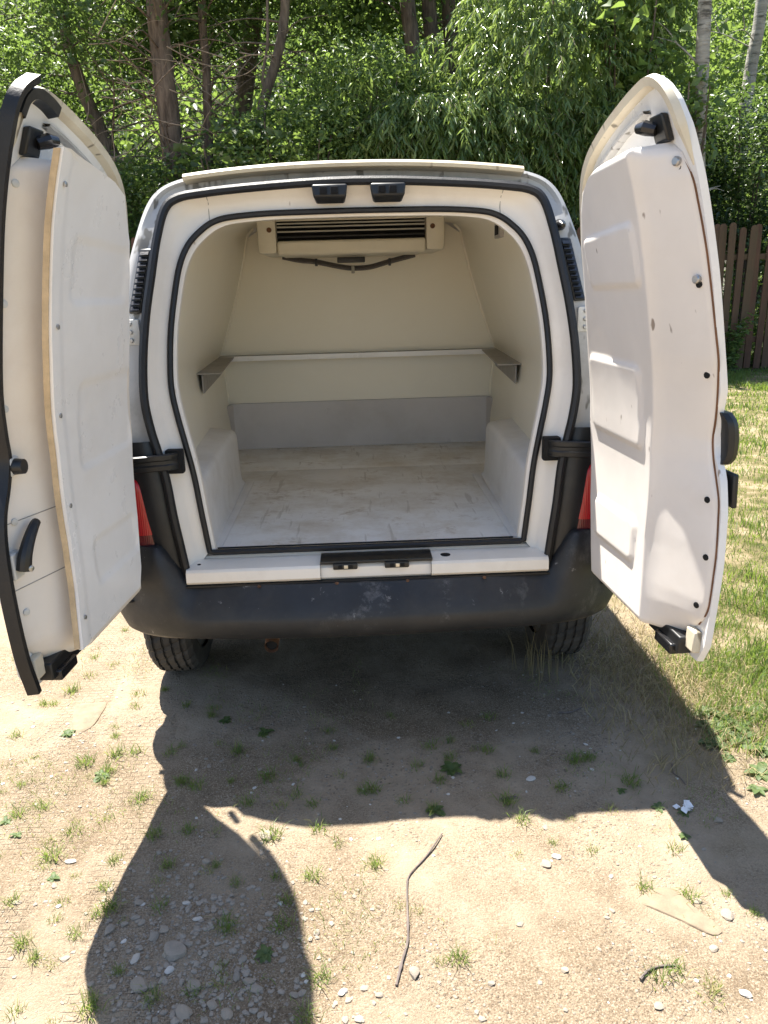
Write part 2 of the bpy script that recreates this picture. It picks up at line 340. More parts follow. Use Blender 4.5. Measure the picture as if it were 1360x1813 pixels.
# body shell (sides and roof), bottom edge arched over the wheels
AX = .60
def zlow(y):
    z = .36
    for ax in (AX, AX+2.69):
        if abs(y-ax) < .36: z = max(z, .29+math.sqrt(.36**2-(y-ax)**2))
    return z
def ksc(y): return 1 if y < 2.35 else itp(y, [2.35, 2.6, 3.25, 3.45, 3.9, 4.1], [1, .93, .16, .10, .02, -.15])
rows = []
stat = [('r', .05, 0.), ('r', .062, .07), ('r', .09, .22), ('r', .14, .45), ('r', .22, .72), ('r', .31, .9)]+[('a', y, 1.) for y in np.arange(.72, 4.11, .07)]
for kind, y, t in stat:
    P = [(a[0]+(b[0]-a[0])*(t if a[1] > 1.0 else min(1, t*1.6)), a[1]+(b[1]-a[1])*t) for a, b in zip(sBOD, sFUL)]; row = []
    if kind == 'a':
        k = ksc(y); tp = itp(y, [0, 3.3, 3.8, 4.1], [1, 1, .95, .8]); P = [(x*tp, z if z < 1 else 1+(z-1)*k) for x, z in P]
    xl = P[-1][0]
    ext = [(xl, .56), (xl-.005, .47), (xl-.02, .36)]
    Q = P+ext
    for x, z in [(x, z) for x, z in Q[::-1]]+[(-x, z) for x, z in Q[1:]]:
        yy = Yr(z)+y if kind == 'r' else y
        if kind == 'a' and z < .66: z = max(z, zlow(y))
        elif kind == 'r' and z < .66: z = max(z, zlow(yy))
        row.append(Vector((x, yy, z)))
    rows.append(row)
loft('body_shell', rows, M_PAINT, van)
fr = rows[-1]; c0 = Vector((0, 4.12, .7)); mesh('front_panel', [c0]+fr, [(0, i+1, i+2) for i in range(len(fr)-1)], M_PAINT, van)
boxo('underbody', (-.72, .2, .33), (.72, 3.95, .38), M_UNDER, van, .01); boxo('spare_wheel_light_block', (-.42, .35, .20), (.50, 1.05, .33), M_UNDER, van, .05); boxo('tank_light_block', (-.55, 1.2, .19), (.55, 2.5, .33), M_UNDER, van, .05)  # the two lower boxes are unseen, added to block light under the van
# gutter face between body edge and outer seal
def gring(t, off, deep): return [Vector((x, Yr(z)+off+deep*sst(1.55, 1.70, z), z)) for x, z in full(lerpP(sBOD, sOUT, t))]
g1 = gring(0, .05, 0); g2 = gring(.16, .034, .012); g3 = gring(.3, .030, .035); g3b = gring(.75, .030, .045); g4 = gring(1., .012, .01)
loft('door_gutter', [g1, g2, g3, g3b, g4], M_GRIME_SHADE, van)
# cream moulding between the two seals, then the inner lip
f1 = ring(sOUT, .012); f2 = ring(lerpP(sOUT, sINN, .18), .018); f3 = ring(lerpP(sOUT, sINN, .35), .05); f4 = ring(lerpP(sOUT, sINN, .7), .062); f5 = ring(sINN, .068)
loft('frame_moulding', [f1, f2, f3, f4, f5], M_CREAM, van, sharp=60)
def inset(P, d, dz):
    out = []
    for x, z in P:
        v = Vector((x, z-1.1)); L = v.length; out.append((x-d*min(1, x/.25) if x > 0 else x, z-(dz*max(0, min(1, (z-1.2)/.35)))))
    return out
LIP = inset(sINN, .016, .016)
l1 = ring(sINN, .068); l2 = ring(inset(sINN, .008, .008), .072); l3 = ring(LIP, .078); l4 = ring(LIP, .10); l5 = ring(sm(REAR), .1085)
loft('inner_lip', [l1, l2, l3, l4, l5], M_CREAM, van)
# seams where the frame mouldings butt together
def frame_seam(x0):
    pts = [min(r_, key=lambda p: abs(p.x-x0)+(9 if p.z < 1.5 else 0))+Vector((0, -.0005, 0)) for r_ in (f1, f2, f3, f4, f5)]
    for p in pts: p.x = x0+.004*noise.noise(p*20)
    m = MB(); m.tube(catmull(pts, 4), .0014, 5); m.build('moulding_seam', M_RAIL, van)
frame_seam(-.44); frame_seam(.44)
# seals
def seal(name, P, off, ru, extra=None):
    pts = ring(P, off)
    if extra: pts = pts+extra
    m = MB(); m.tube(pts, ru, 8, closed=bool(extra)); return m.build(name, M_RUB, van)
seal('outer_door_seal', sOUT, .0, .0135)
bot = [Vector((x, .145, .612)) for x in np.linspace(-.49, .49, 24)]
seal('inner_door_seal', sINN, .062, .0095, bot)
# roof-end lip with weathered trim
trim = []
for x in np.linspace(-.505, .505, 30):
    z = 1.752-.028*(abs(x)/.505)**2.2
    y = .30
    trim.append([Vector((x, y+.06, z+.022)), Vector((x, y-.012, z+.018)), Vector((x, y-.022, z+.010)), Vector((x, y-.020, z)), Vector((x, y+.03, z-.006)), Vector((x, y+.06, z))])
loft('roof_end_trim', trim, M_TRIM, van, closed_c=True)
for i in range(7):
    x = -.40+i*.135; boxo('gutter_rib', (x-.003, .338, 1.722-.010*(x/.4)**2), (x+.003, .358, 1.760-.016*(x/.4)**2), M_GRIME_SHADE, van, 0)
# upper latch guides
for xa, xb in ((-.127, -.022), (.044, .149)):
    zc = 1.678; o = MB(); y = .235
    o.hexa([(xa, y, 1.70), (xb, y, 1.70), (xb, y+.07, 1.70), (xa, y+.07, 1.70), (xa+.004, y-.004, 1.664), (xb-.004, y-.004, 1.664), (xb-.01, y+.06, 1.650), (xa+.01, y+.06, 1.650)])
    lg = o.build('latch_guide', M_BLK, van)
    bv = lg.modifiers.new('b', 'BEVEL'); bv.width = .006; bv.segments = 2
    xm = (xa+xb)/2
    for d in (-.018, .014): boxo('latch_slot', (xm+d-.011, y-.010, 1.672), (xm+d+.011, y, 1.692), M_DARK, lg, .002)
# sill
prof = [(.20,.600),(.155,.598),(.148,.592),(.075,.5875),(.060,.585),(.0535,.578),(.052,.570),(.050,.548),(.06,.538),(.10,.534)]
def sill(name, xa, xb, dy=0, dz=0, mat=M_CREAM): 
    rows = [[Vector((x, y+(dy if y < .08 else 0), z+(dz if z < .586 else 0))) for y, z in prof] for x in np.linspace(xa, xb, 8)]
    o = loft(name, rows, mat, van, sharp=28); return o
sill('door_sill', -.563, -.150); sill('door_sill', .196, .563); sill('door_sill', -.1495, .1955, .012, -.004)
pl = MB(); pl.box((-.150, .058, .587), (.200, .142, .598), .004); 
plate = pl.build('sill_latch_plate', M_BLK, van)
for x in (-.072, .088):
    boxo('sill_latch', (x-.038, .047, .572), (x+.038, .075, .592), M_BLK, plate, .005)
    for d in (-.016, .002, .018): boxo('latch_slot', (x+d-.006, .044, .577), (x+d+.006, .0468, .588), M_ALU if d == .002 else M_DARK, plate, .001)
m = MB(); m.disc((.245, .105, .5885), (0, 0, 1), .016, .002, 14); m.build('sill_drain_hole', M_DARK, van)
m = MB(); m.disc((-.53, .10, .5885), (0, 0, 1), .006, .002, 10); m.build('sill_plug', M_DARK, van)
# bumper
plan = [(-.835,.85),(-.842,.60),(-.842,.30),(-.825,.17),(-.775,.085),(-.68,.030),(-.57,.006),(-.40,-.012),(-.2,-.022),(0,-.026)]
plan = plan+[(-x, y) for x, y in plan[::-1][1:]]
pp = catmull([Vector((x, y, 0)) for x, y in plan], 6)
rows = []
for i, p in enumerate(pp):
    t = (pp[min(i+1, len(pp)-1)]-pp[max(i-1, 0)]).normalized(); inw = Vector((-t.y, t.x, 0))
    e = sst(.55, .66, abs(p.x)); zs = .36
    if p.y > .2: zs = max(.36, zlow(p.y)-.002); 
    A = [(.10,.532),(.066,.532),(.060,.522),(.028,.488),(.012,.462),(.004,.446),(0,.432),(.006,.40),(.022,.372),(.045,.358),(.09,.356)]
    B = [(.055,.668),(.03,.668),(.018,.655),(.012,.61),(.008,.55),(.006,.50),(.004,.47),(.008,.42),(.024,.378),(.045,.36),(.09,.356)]
    rows.append([p+inw*(a[0]*(1-e)+b[0]*e)+Vector((0, 0, max(a[1]*(1-e)+b[1]*e, zs))) for a, b in zip(A, B)])
bmp = loft('rear_bumper', rows, M_BUMP, van, sharp=40)
for s in (-1, 1): boxo('bumper_slot', (min(s*.735, s*.78), .055, .488), (max(s*.735, s*.78), .075, .494), M_DARK, bmp, .001, Matrix.Rotation(0, 4, 'Z'))
for x in (-.34, -.10, .12, .36):
    m = MB(); m.disc((x, .043, .5305), (0, -.3, 1), .006, .003, 8); m.build('bumper_screw', M_RUST, bmp)
boxo('bumper_joint', (-.566, .05, .531), (.566, .09, .5355), M_RUB, van, .001)
# corner trim, tail lights, lower hinges
for s in (-1, 1):
    rows = []
    for z in np.linspace(.54, .985, 18):
        xo = itp(z, [.545,.65,.757,.868,.95,1.02], [.563,.575,.588,.599,.615,.632])
        xe = itp(z, [.54, .66, .90, .985], [.67, .672, .71, .735])
        rows.append([Vector((s*x, Yr(z)+.012-.016*sst(0, .2, f)+.02*sst(.75, 1, f), z)) for f, x in [(f, xo+.006+(xe-xo)*f) for f in (0, .12, .3, .5, .7, .85, 1)]])
    loft('corner_trim', rows, M_BLK, van)
    def lens(name, z0, z1, mat, par, fa=0., fb=1.):
        pl = catmull([Vector((x, y, 0)) for x, y in [(.640,.090),(.66,.074),(.70,.074),(.745,.090),(.79,.125),(.83,.18),(.862,.27),(.868,.36)]], 4)
        a, b = int(fa*(len(pl)-1)), int(fb*(len(pl)-1)); pl = pl[a:b+1]; rows = []
        for z in np.linspace(z0, z1, 9):
            e = 1-sst(.0, .06, .905-z); sh = .07*max(0, e)**2+(z-.66)*.16
            rows.append([Vector((s*(p.x+sh*(1-(p.x-.64)/.25)), p.y+(z-.66)*.03, z)) for p in pl])
        return loft(name, rows, mat, par)
    tl = lens('tail_light', .662, .905, M_RED2, van)
    for nm, z0, z1, mt, fa, fb in (('red_lens', .765, .902, M_RED, .0, 1.), ('reverse_lens', .725, .765, M_CLEAR, .3, 1.), ('red_lens', .70, .765, M_RED, 0., .3)):
        o = lens(nm, z0, z1, mt, tl, fa, fb); o.location = (0, -.003, 0)
    # lower hinge: recess with strap
    x0, x1 = .552, .70
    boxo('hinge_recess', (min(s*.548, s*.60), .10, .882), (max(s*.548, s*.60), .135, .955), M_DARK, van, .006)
    st = MB()
    pl_ = [(.553, .118), (.572, .088), (.60, .072), (.65, .066), (.70, .070), (.745, .095)]
    sec = [(0, .899), (-.004, .902), (-.005, .915), (-.001, .919), (-.001, .929), (-.005, .933), (-.005, .946), (0, .949), (.012, .948), (.012, .900)]
    PL = catmull([Vector((s*x, y, 0)) for x, y in pl_], 4); V_ = [Vector((p.x, p.y+d, z-.06*max(0, abs(p.x)-.62))) for p in PL for d, z in sec]
    st.add(V_, grid_faces(len(PL), len(sec), True))
    for dz in ():
        st.tube([Vector((s*.556, .125, dz)), Vector((s*.59, .085, dz)), Vector((s*.63, .068, dz-.005)), Vector((s*.70, .07, dz-.012)), Vector((s*.742, .09, dz-.014))], [.012, .014, .014, .013, .012], 8)
    st.build('lower_hinge', M_BLK, van)
    # upper hinge plate with bolts
    hz = 1.30; hx = s*.675
    hp = boxo('upper_hinge', (hx-.020, Yr(hz)+.018, hz-.038), (hx+.024, Yr(hz)+.034, hz+.036), M_HINGE, van, .005)
    m = MB()
    for dz in (-.024, 0, .024): m.disc((hx+.002*s, Yr(hz)+.018, hz+dz), (0, -1, 0), .007, .006, 6)
    m.build('hinge_bolt', M_STEEL, hp)
    m = MB(); m.tube([(s*.71, Yr(hz)+.0, hz-.05), (s*.71, Yr(hz)+.0, hz+.05)], .010, 10); m.build('hinge_pin', M_HINGE, hp)
    # air vent with louvres
    za, zb = 1.352, 1.535; xa, xb = .663, .622
    def vx(z): return xa+(xb-xa)*(z-za)/(zb-za)
    m = MB(); w2 = .020
    P = []
    for z in (za, zb):
        for dx, dy in ((-w2, .0), (w2, .012), (w2, .04), (-w2, .03)): P.append((s*(vx(z)+dx), Yr(z)+.012+dy, z))
    m.hexa([P[0], P[1], P[2], P[3], P[4], P[5], P[6], P[7]])
    v = m.build('air_vent', M_BLK, van); bv = v.modifiers.new('b', 'BEVEL'); bv.width = .006; bv.segments = 2
    nl = 11
    for i in range(nl):
        z = za+.016+(zb-za-.028)*i/(nl-1); x = vx(z)
        mm = MB(); y = Yr(z)+.006
        mm.hexa([(s*(x-.013), y-.005, z-.006), (s*(x+.014), y+.003, z-.006), (s*(x+.014), y+.012, z-.006), (s*(x-.013), y+.008, z-.006), (s*(x-.013), y+.007, z+.0035), (s*(x+.014), y+.014, z+.0035), (s*(x+.014), y+.02, z+.004), (s*(x-.013), y+.014, z+.004)])
        mm.build('louvre', M_GLOSS, v)
m = MB(); z = 1.572; m.tube([(.607, Yr(z)+.026, z), (.609, Yr(z)+.004, z-.002), (.611, Yr(z)-.012, z-.004)], [.017, .015, .006], 12); m.build('door_stop_buffer', M_GLOSS, van)
# wheels
def wheel(x, y):
    wr = empty('wheel'); wr.parent = van; wr.location = (x, y, .287)
    prof = []; hw = .0875
    pr = [(-hw+.004,.20),(-hw,.235),(-hw+.006,.265),(-hw+.022,.283)]
    gro = [-.048, -.016, .016, .048]
    for gx in gro: pr += [(gx-.005,.2865),(gx-.004,.279),(gx+.004,.279),(gx+.005,.2865)]
    pr += [(hw-.022,.283),(hw-.006,.265),(hw,.235),(hw-.004,.20)]
    n = 120; rows = []
    for i in range(n):
        a = 2*math.pi*i/n; row = []
        for j, (px, pz) in enumerate(pr):
            aa = a+px*1.8
            cut = .007 if (i % 4 == 0 and pz > .26) else 0
            row.append(Vector((px, math.sin(aa)*(pz-cut), math.cos(aa)*(pz-cut))))
        rows.append(row)
    loft('tyre', rows, M_TYRE, wr, closed_r=True, sharp=25)
    m = MB(); m.tube([(-.07, 0, 0), (-.03, 0, 0), (.03, 0, 0), (.07, 0, 0)], [.205, .19, .19, .205], 32); m.build('rim', M_STEEL, wr)
for x in (-.722, .722):
    wheel(x, AX); wheel(x, AX+2.69)
m = MB(); m.tube([(-.65, AX, .287), (.65, AX, .287)], .045, 12); m.build('rear_axle', M_UNDER, van)
m = MB(); m.tube([(-.318, .9, .33), (-.318, .3, .335), (-.318, .10, .325), (-.318, .055, .318)], .022, 14, caps=False); m.build('exhaust_pipe', M_RUST, van)
m = MB(); m.disc((-.318, .07, .320), (0, -1, 0), .018, .002, 12); m.build('exhaust_bore', M_DARK, van)
m = MB(); m.tube([Vector((.505+.036*math.cos(a), .12+.02*math.sin(a)*.3, .352+.013*math.sin(a))) for a in np.linspace(0, 2*math.pi, 20)[:-1]], .008, 8, closed=True); m.build('tow_hook', M_COPPER, van)

# ---- cargo bay
FZ, YB = .600, 1.82
BK = [(0,1.705),(.14,1.705),(.29,1.704),(.39,1.702),(.45,1.698),(.495,1.688),(.525,1.65),(.548,1.56),(.58,1.44),(.625,1.30),(.685,1.13),(.70,1.08),(.692,1.02),(.685,.95),(.68,.86),(.674,.74),(.668,.598)]
sBK, sRE = sm(BK, 4), sm(REAR, 4)
rows = []
for t in np.linspace(0, 1, 14):
    P = lerpP(sRE, sBK, t); rows.append([Vector((x, (Yr(z)+.108)*(1-t)+(YB+.02*max(0, (z-1.1)))*t, z)) for x, z in full(P)])
loft('cargo_lining', rows, M_LINER, van, sharp=50)
bk = [Vector((x, YB+.02*max(0, z-1.1), z)) for x, z in full(sBK)]
h = len(bk)//2
def bkx(z): return itp(-z, [-p[1] for p in sBK], [p[0] for p in sBK])
rows = []
for z in np.concatenate([np.linspace(.598, 1.09, 6), np.linspace(1.11, 1.70, 10)]):
    rows.append([Vector((f*(bkx(z)+.01), YB-.001+.02*max(0, z-1.1), z)) for f in np.linspace(-1, 1, 11)])
bulk = loft('bulkhead', rows, M_LINER, van)
# cove bead in the bulkhead corners
for s in (-1, 1):
    m = MB(); m.tube([Vector((s*(bkx(z)+.002), YB-.004, z)) for z in np.linspace(.84, 1.69, 40)], .010, 8); m.build('corner_bead', M_LINER, bulk)
# grey kick panel
rows = []
kp = [(-.690, .9), (-.684, 1.3), (-.672, 1.76), (-.655, 1.80), (-.62, 1.812), (0, 1.813), (.62, 1.812), (.655, 1.80), (.672, 1.76), (.684, 1.3), (.690, .9)]
for z in (.601, .70, .80, .838, .842):
    rows.append([Vector((x*(1 if abs(x) < .63 else (1 if z < .84 else 1.004)), y+(.004 if z > .84 else 0), z)) for x, y in kp])
loft('kick_panel', rows, M_GREY, van)
# floor boards (seam part-way in)
boxo('floor_board', (-.565, .20, .575), (.565, 1.303, FZ), M_FLOOR, van, .002)
boxo('floor_board', (-.68, 1.306, .575), (.68, 1.815, FZ-.001), M_FLOOR, van, .002)
for s in (-1, 1): boxo('edge_channel', (min(s*.478, s*.505), .22, FZ+.0005), (max(s*.478, s*.505), 1.09, FZ+.004), M_ARCH, van, .001)
boxo('threshold_strip', (-.492, .172, .585), (.485, .203, .6045), M_ALU, van, .003)
boxo('threshold_gasket', (-.488, .2035, .600), (.481, .210, .6075), M_RUB, van, .001)
# wheel-arch boxes
for s in (-1, 1):
    rows = []
    for y, e in [(.19, 0), (.30, .0), (.5, 0), (.8, 0), (1.0, 0), (1.075, .0), (1.092, .006), (1.10, .018)]:
        xi = .510+.022*(y-.3)/.8
        sec = [(xi-.014, .6005), (xi-.002, .612), (xi+.001, .64), (xi+.006, .815-e), (xi+.012, .830-e), (xi+.024, .838-e), (xi+.06, .842-e*1.05), (.70, .858-e*1.2)]
        rows.append([Vector((s*x, y, max(.6005, z))) for x, z in sec])
    rows.append([Vector((p.x, 1.104, .6005)) for p in rows[-1]])
    loft('wheel_arch_box', rows, M_ARCH, van, sharp=42)
# ledge on the bulkhead and side rails
m = MB(); m.box((-.70, 1.752, 1.080), (.70, 1.82, 1.086), .002); lg_ = m.build('bulkhead_ledge', M_RAIL, van); boxo('ledge_front_edge', (-.69, 1.747, 1.062), (.69, 1.7515, 1.0865), M_SHEET, lg_, .001)
for s in (-1, 1):
    m = MB(); m.hexa([(s*.565, 1.0, 1.081), (s*.70, 1.0, 1.081), (s*.72, 1.75, 1.081), (s*.62, 1.735, 1.081), (s*.565, 1.0, 1.086), (s*.70, 1.0, 1.086), (s*.72, 1.75, 1.086), (s*.62, 1.735, 1.086)])
    rl = m.build('side_rail', M_RAIL, van)
    m = MB(); m.hexa([(s*.640, 1.0, 1.078), (s*.645, 1.0, 1.078), (s*.692, 1.73, 1.078), (s*.687, 1.73, 1.078), (s*.640, 1.0, 1.005), (s*.645, 1.0, 1.005), (s*.692, 1.73, 1.005), (s*.687, 1.73, 1.005)])
    m.build('rail_flange', M_RAIL, rl)
# evaporator
ev = empty('evaporator_unit'); ev.parent = van
m = MB(); y0 = 1.372
m.hexa([(-.34, y0, 1.545), (.31, y0, 1.545), (.31, YB, 1.545), (-.34, YB, 1.545), (-.34, y0, 1.606), (.31, y0, 1.606), (.31, YB, 1.606), (-.34, YB, 1.606)])
ch = m.build('housing_chin', M_EVAP, ev); bv = ch.modifiers.new('b', 'BEVEL'); bv.width = .012; bv.segments = 3
m = MB(); m.hexa([(-.34, y0+.002, 1.686), (.31, y0+.002, 1.686), (.31, YB, 1.70), (-.34, YB, 1.70), (-.34, y0+.002, 1.72), (.31, y0+.002, 1.72), (.31, YB, 1.72), (-.34, YB, 1.72)]); m.build('housing_top', M_EVAP, ev)
for xa, xb in ((-.425, -.34), (.31, .395)):
    m = MB(); m.box((xa, y0+.006, 1.552), (xb, YB, 1.72), .02); sd = m.build('housing_side', M_EVAP, ev)
    m = MB(); m.disc(((xa+xb)/2+(.012 if xa < 0 else -.012), y0+.006, 1.652), (0, -1, 0), .011, .006, 10); m.build('screw', M_RUST, sd)
boxo('coil_cavity', (-.339, y0+.03, 1.604), (.309, y0+.05, 1.69), M_DARK, ev, 0)
for i, z in enumerate((1.622, 1.643, 1.662, 1.676)):
    boxo('slat', (-.338, y0+.004, z-.003), (.308, y0+.028, z+.003), M_FIN if i else M_BLK, ev, .001)
boxo('drain_socket', (-.085, 1.60, 1.515), (.045, 1.66, 1.540), M_BLK, ev, .004)
hp = [at(u, v, 1.70) for u, v in ((500, 456), (530, 462), (560, 465), (600, 473), (625, 476), (655, 474), (690, 464), (735, 452))]
m = MB(); m.tube(catmull(hp, 5), .0085, 8); m.tube([p+Vector((0, .012, .011)) for p in catmull(hp, 5)], .005, 6); hs = m.build('drain_hose', M_HOSE, ev)
for i in (2, 6):
    p = hp[i]; boxo('hose_clip', (p.x-.006, p.y-.014, p.z-.016), (p.x+.006, p.y+.02, p.z+.018), M_BLK, hs, .002)
m = MB(); p = hp[4]; m.tube([p+Vector((0, -.01, .012)), p+Vector((0, -.014, -.02))], .008, 8); m.build('hose_clip', M_FIN, hs)
m = MB(); p = at(882, 405, .62); 
boxo('wall_bracket', (p.x-.004, p.y-.05, p.z-.03), (p.x+.012, p.y+.05, p.z+.03), M_RAIL, van, .003, None)
boxo('bracket_slot', (p.x-.007, p.y-.03, p.z-.02), (p.x-.0042, p.y+.03, p.z+.012), M_DARK, van, .001)

# ---- rear doors, each described in its own closed frame: s from hinge to free edge, z up, n inwards
NZX = [.3,.55,.75,.95,1.15,1.42,1.6,1.78,2]; NZY = [.015,.011,.003,0,.015,.07,.115,.18,.26]
def nz(z): return itp(z, NZX, NZY)
# smooth the profile
_zz = np.linspace(.4, 1.9, 301); _nn = np.interp(_zz, NZX, NZY); _k = np.ones(31)/31
_ns = np.convolve(np.pad(_nn, 15, mode='edge'), _k, 'valid')
def nz(z): return float(np.interp(z, _zz, _ns))
def make_door(sd, ang, left):
    a = math.radians(ang); hx, hy = sd*.715, .12
    dv = Vector((-sd*math.cos(a), -math.sin(a), 0)); nv = Vector((-sd*math.sin(a), math.cos(a), 0))
    def D(s, z, n): return Vector((hx, hy, z))+dv*s*1.03+nv*(n+nz(z))
    def Z(p): return [D(*q) for q in p]
    # outline of the skin
    LO = [(.55,.035),(.62,.03),(1.30,.03),(1.42,.045),(1.50,.065),(1.57,.085),(1.63,.115),(1.68,.165),(1.72,.245),(1.745,.34),(1.765,.44),(1.78,.54),(1.790,.62)]
    HI = ([(.55,.69),(.60,.715),(.8,.722),(.92,.714),(1.0,.700),(1.04,.676),(1.09,.672),(1.135,.682),(1.18,.702),(1.42,.715),(1.60,.716),(1.69,.712),(1.74,.695),(1.775,.665),(1.790,.635)])
    lo = lambda z: itp(z, [q[0] for q in LO], [q[1] for q in LO]); hi = lambda z: itp(z, [q[0] for q in HI], [q[1] for q in HI])
    zs = np.concatenate([np.linspace(.55, 1.5, 40), np.linspace(1.52, 1.790, 26)])
    rows = []
    for z in zs:
        a0, b0 = lo(z), hi(z); r = []
        for f in np.linspace(0, 1, 9): r.append(D(a0+(b0-a0)*f, z, -.036+.010*abs(2*f-1)**4))
        for f in np.linspace(1, 0, 9): r.append(D(a0+.004+(b0-a0-.008)*f, z, -.012))
        rows.append(r)
    V = [p for r in rows for p in r]; nc = len(rows[0]); F = grid_faces(len(rows), nc, True)
    F += [tuple(range(nc))[::-1], tuple((len(rows)-1)*nc+i for i in range(nc))]
    door = mesh('rear_door', V, F, M_PAINT, van, 40)
    door['label'] = 'left rear door with a white plastic sheet screwed over its beige liner' if left else 'right rear door with a moulded white liner of three recessed panels'
    def strip(name, path, w0, w1, n0, n1, mat, par=door, taper=False):
        P = catmull([Vector((q[0], q[1], 0)) for q in path], 5); rows = []
        for i, p in enumerate(P):
            t = (P[min(i+1, len(P)-1)]-P[max(i-1, 0)]).normalized(); q = Vector((-t.y, t.x, 0))
            tp = min(1, .12+(len(P)-1-i)/8) if taper else 1; wm = (w0+w1)/2; u0, u1, m1 = wm+(w0-wm)*tp, wm+(w1-wm)*tp, n0+(n1-n0)*tp
            c = [(u0, n0), (u0*.8+u1*.2, m1), (u1*.8+u0*.2, m1), (u1, n0)]
            rows.append([D(p.x+q.x*wd, p.y+q.y*wd, n) for wd, n in c])
        o = loft(name, rows, mat, par, closed_c=True, sharp=50); 
        return o
    # folded rim along the sloping top edge
    strip('top_rim', [(.035, 1.36), (.06, 1.47), (.10, 1.56), (.155, 1.635), (.235, 1.685), (.35, 1.722), (.48, 1.750), (.58, 1.766), (.630, 1.768), (.662, 1.750), (.682, 1.715), (.690, 1.67), (.692, 1.62)], .0, .026, -.012, .003, M_RIM, door, True)
    strip('top_rim', [(.10, 1.50), (.16, 1.60), (.25, 1.655), (.36, 1.69), (.48, 1.718), (.585, 1.735)], -.004, .004, -.012, .004, M_GRIME_SHADE)
    # liner block
    FLO = ([.58,.66,.8,1.02,1.2,1.35,1.5,1.58,1.62,1.645,1.662], [.20,.175,.14,.115,.13,.17,.215,.26,.30,.36,.44])
    RID = ([.58,.66,.8,1.02,1.25,1.52,1.66], [.535,.528,.518,.522,.555,.583,.59])
    CHO = ([.58,.62,.66,.70,.83,.95,1.02,1.07,1.13,1.25,1.48,1.60,1.64,1.662], [.60,.655,.695,.706,.708,.695,.668,.660,.675,.700,.700,.690,.67,.64])
    depth = .065
    panels = [(.25, .55, 1.395, 1.52, .055), (.16, .48, 1.015, 1.215, 0.0), (.195, .465, .715, .825, .03)]
    def emb(s, z):
        e = 0
        for (a1, b1, c1, d1, sl) in panels:
            zt = d1+sl*(s-(a1+b1)/2); zb = c1+sl*.4*(s-(a1+b1)/2)
            dx = max(a1-s, s-b1); dz = max(zb-z, z-zt); r = .022
            q = math.hypot(max(dx+r, 0), max(dz+r, 0))+min(max(dx+r, dz+r), 0)-r
            e = max(e, 1-sst(-.006, .004, q))
        return (-.007 if left else .0075)*e
    zs = np.concatenate([[.58, .582, .586, .594], np.linspace(.60, 1.64, 150), [1.645, 1.652, 1.657, 1.661, 1.663]])
    rows = []; nf = 44
    for z in zs:
        e = max(0, 1-(z-.58)/.014) if z < .6 else max(0, (z-1.648)/.015) if z > 1.648 else 0
        dp = depth-.016*e*e
        f0, f1, c1 = itp(z, *FLO), itp(z, *RID), itp(z, *CHO)
        b0 = f0-.030
        sh = -.05*sst(1.50, 1.663, z)
        r = [(b0, -.011), (b0+.006, dp*.5), (f0-.008, dp-.014), (f0, dp-.004)]
        for f in np.linspace(.02, .985, nf): s = f0+(f1-f0)*f; r.append((s, dp+emb(s, z)))
        r += [(f1-.0015, dp-.0004), (f1+.002, dp-.003)]
        for f in (.06, .25, .5, .75, .93): r.append((f1+(c1-f1)*f, dp-.006+(-.006-dp+.006)*f))
        r += [(c1, -.007), (c1+.002, -.0115)]
        rows.append([D(s, z+(.04*(s-.45)*sst(1.45, 1.66, z)), n) for s, n in r])
    V = [p for r in rows for p in r]; nc = len(rows[0]); F = grid_faces(len(rows), nc)
    F += [tuple(range(nc)), tuple((len(rows)-1)*nc+i for i in range(nc))[::-1]]
    lin = mesh('door_liner', V, F, M_DOORL if left else M_DOORR, door, 50)
    # dark gap along the liner edge
    gp = [(itp(z, *CHO)+.004, z) for z in np.linspace(.64, 1.64, 24)]
    if not left: strip('liner_gap', gp, -.0014, .0014, -.0125, -.0085, M_RUST)
    # catch inside the top corner and at the bottom
    boxo_pts = lambda s0, s1, z0, z1, n0, n1: [D(s0, z0, n0), D(s1, z0, n0), D(s1, z0, n1), D(s0, z0, n1), D(s0, z1, n0), D(s1, z1, n0), D(s1, z1, n1), D(s0, z1, n1)]
    def blk(name, s0, s1, z0, z1, n0, n1, mat, par=door, bev=.004):
        q = MB(); q.hexa(boxo_pts(s0, s1, z0, z1, n0, n1)); o = q.build(name, mat, par)
        if bev: b = o.modifiers.new('b', 'BEVEL'); b.width = bev; b.segments = 2
        return o
    uc = blk('upper_catch', .60, .655, 1.672, 1.722, -.012, .004, M_BLK)
    q = MB(); q.tube([D(.625, 1.695, .006), D(.61, 1.702, .020), D(.592, 1.704, .027)], [.012, .015, .010], 10); q.build('catch_roller', M_GLOSS, uc)
    lc = blk('lower_catch', .50, .66, .556, .60, -.012, .022, M_BLK)
    blk('catch_tongue', .56, .645, .548, .575, .0, .034, M_GLOSS, lc)
    blk('catch_bracket', .655, .695, .575, .628, -.014, .006, M_RIM, lc)
    def screw(s, z, n, r=.0075, mat=M_STEEL, name='screw', h=.004):
        q = MB(); d = (nv+dv*.55).normalized(); q.disc(D(s, z, n), d, r, h, 10); return q.build(name, mat, lin)
    def chn(s, z):
        f1, c1 = itp(z, *RID), itp(z, *CHO); f = min(1, max(0, (s-f1)/(c1-f1))); return (depth-.006)*(1-f)-.006*f
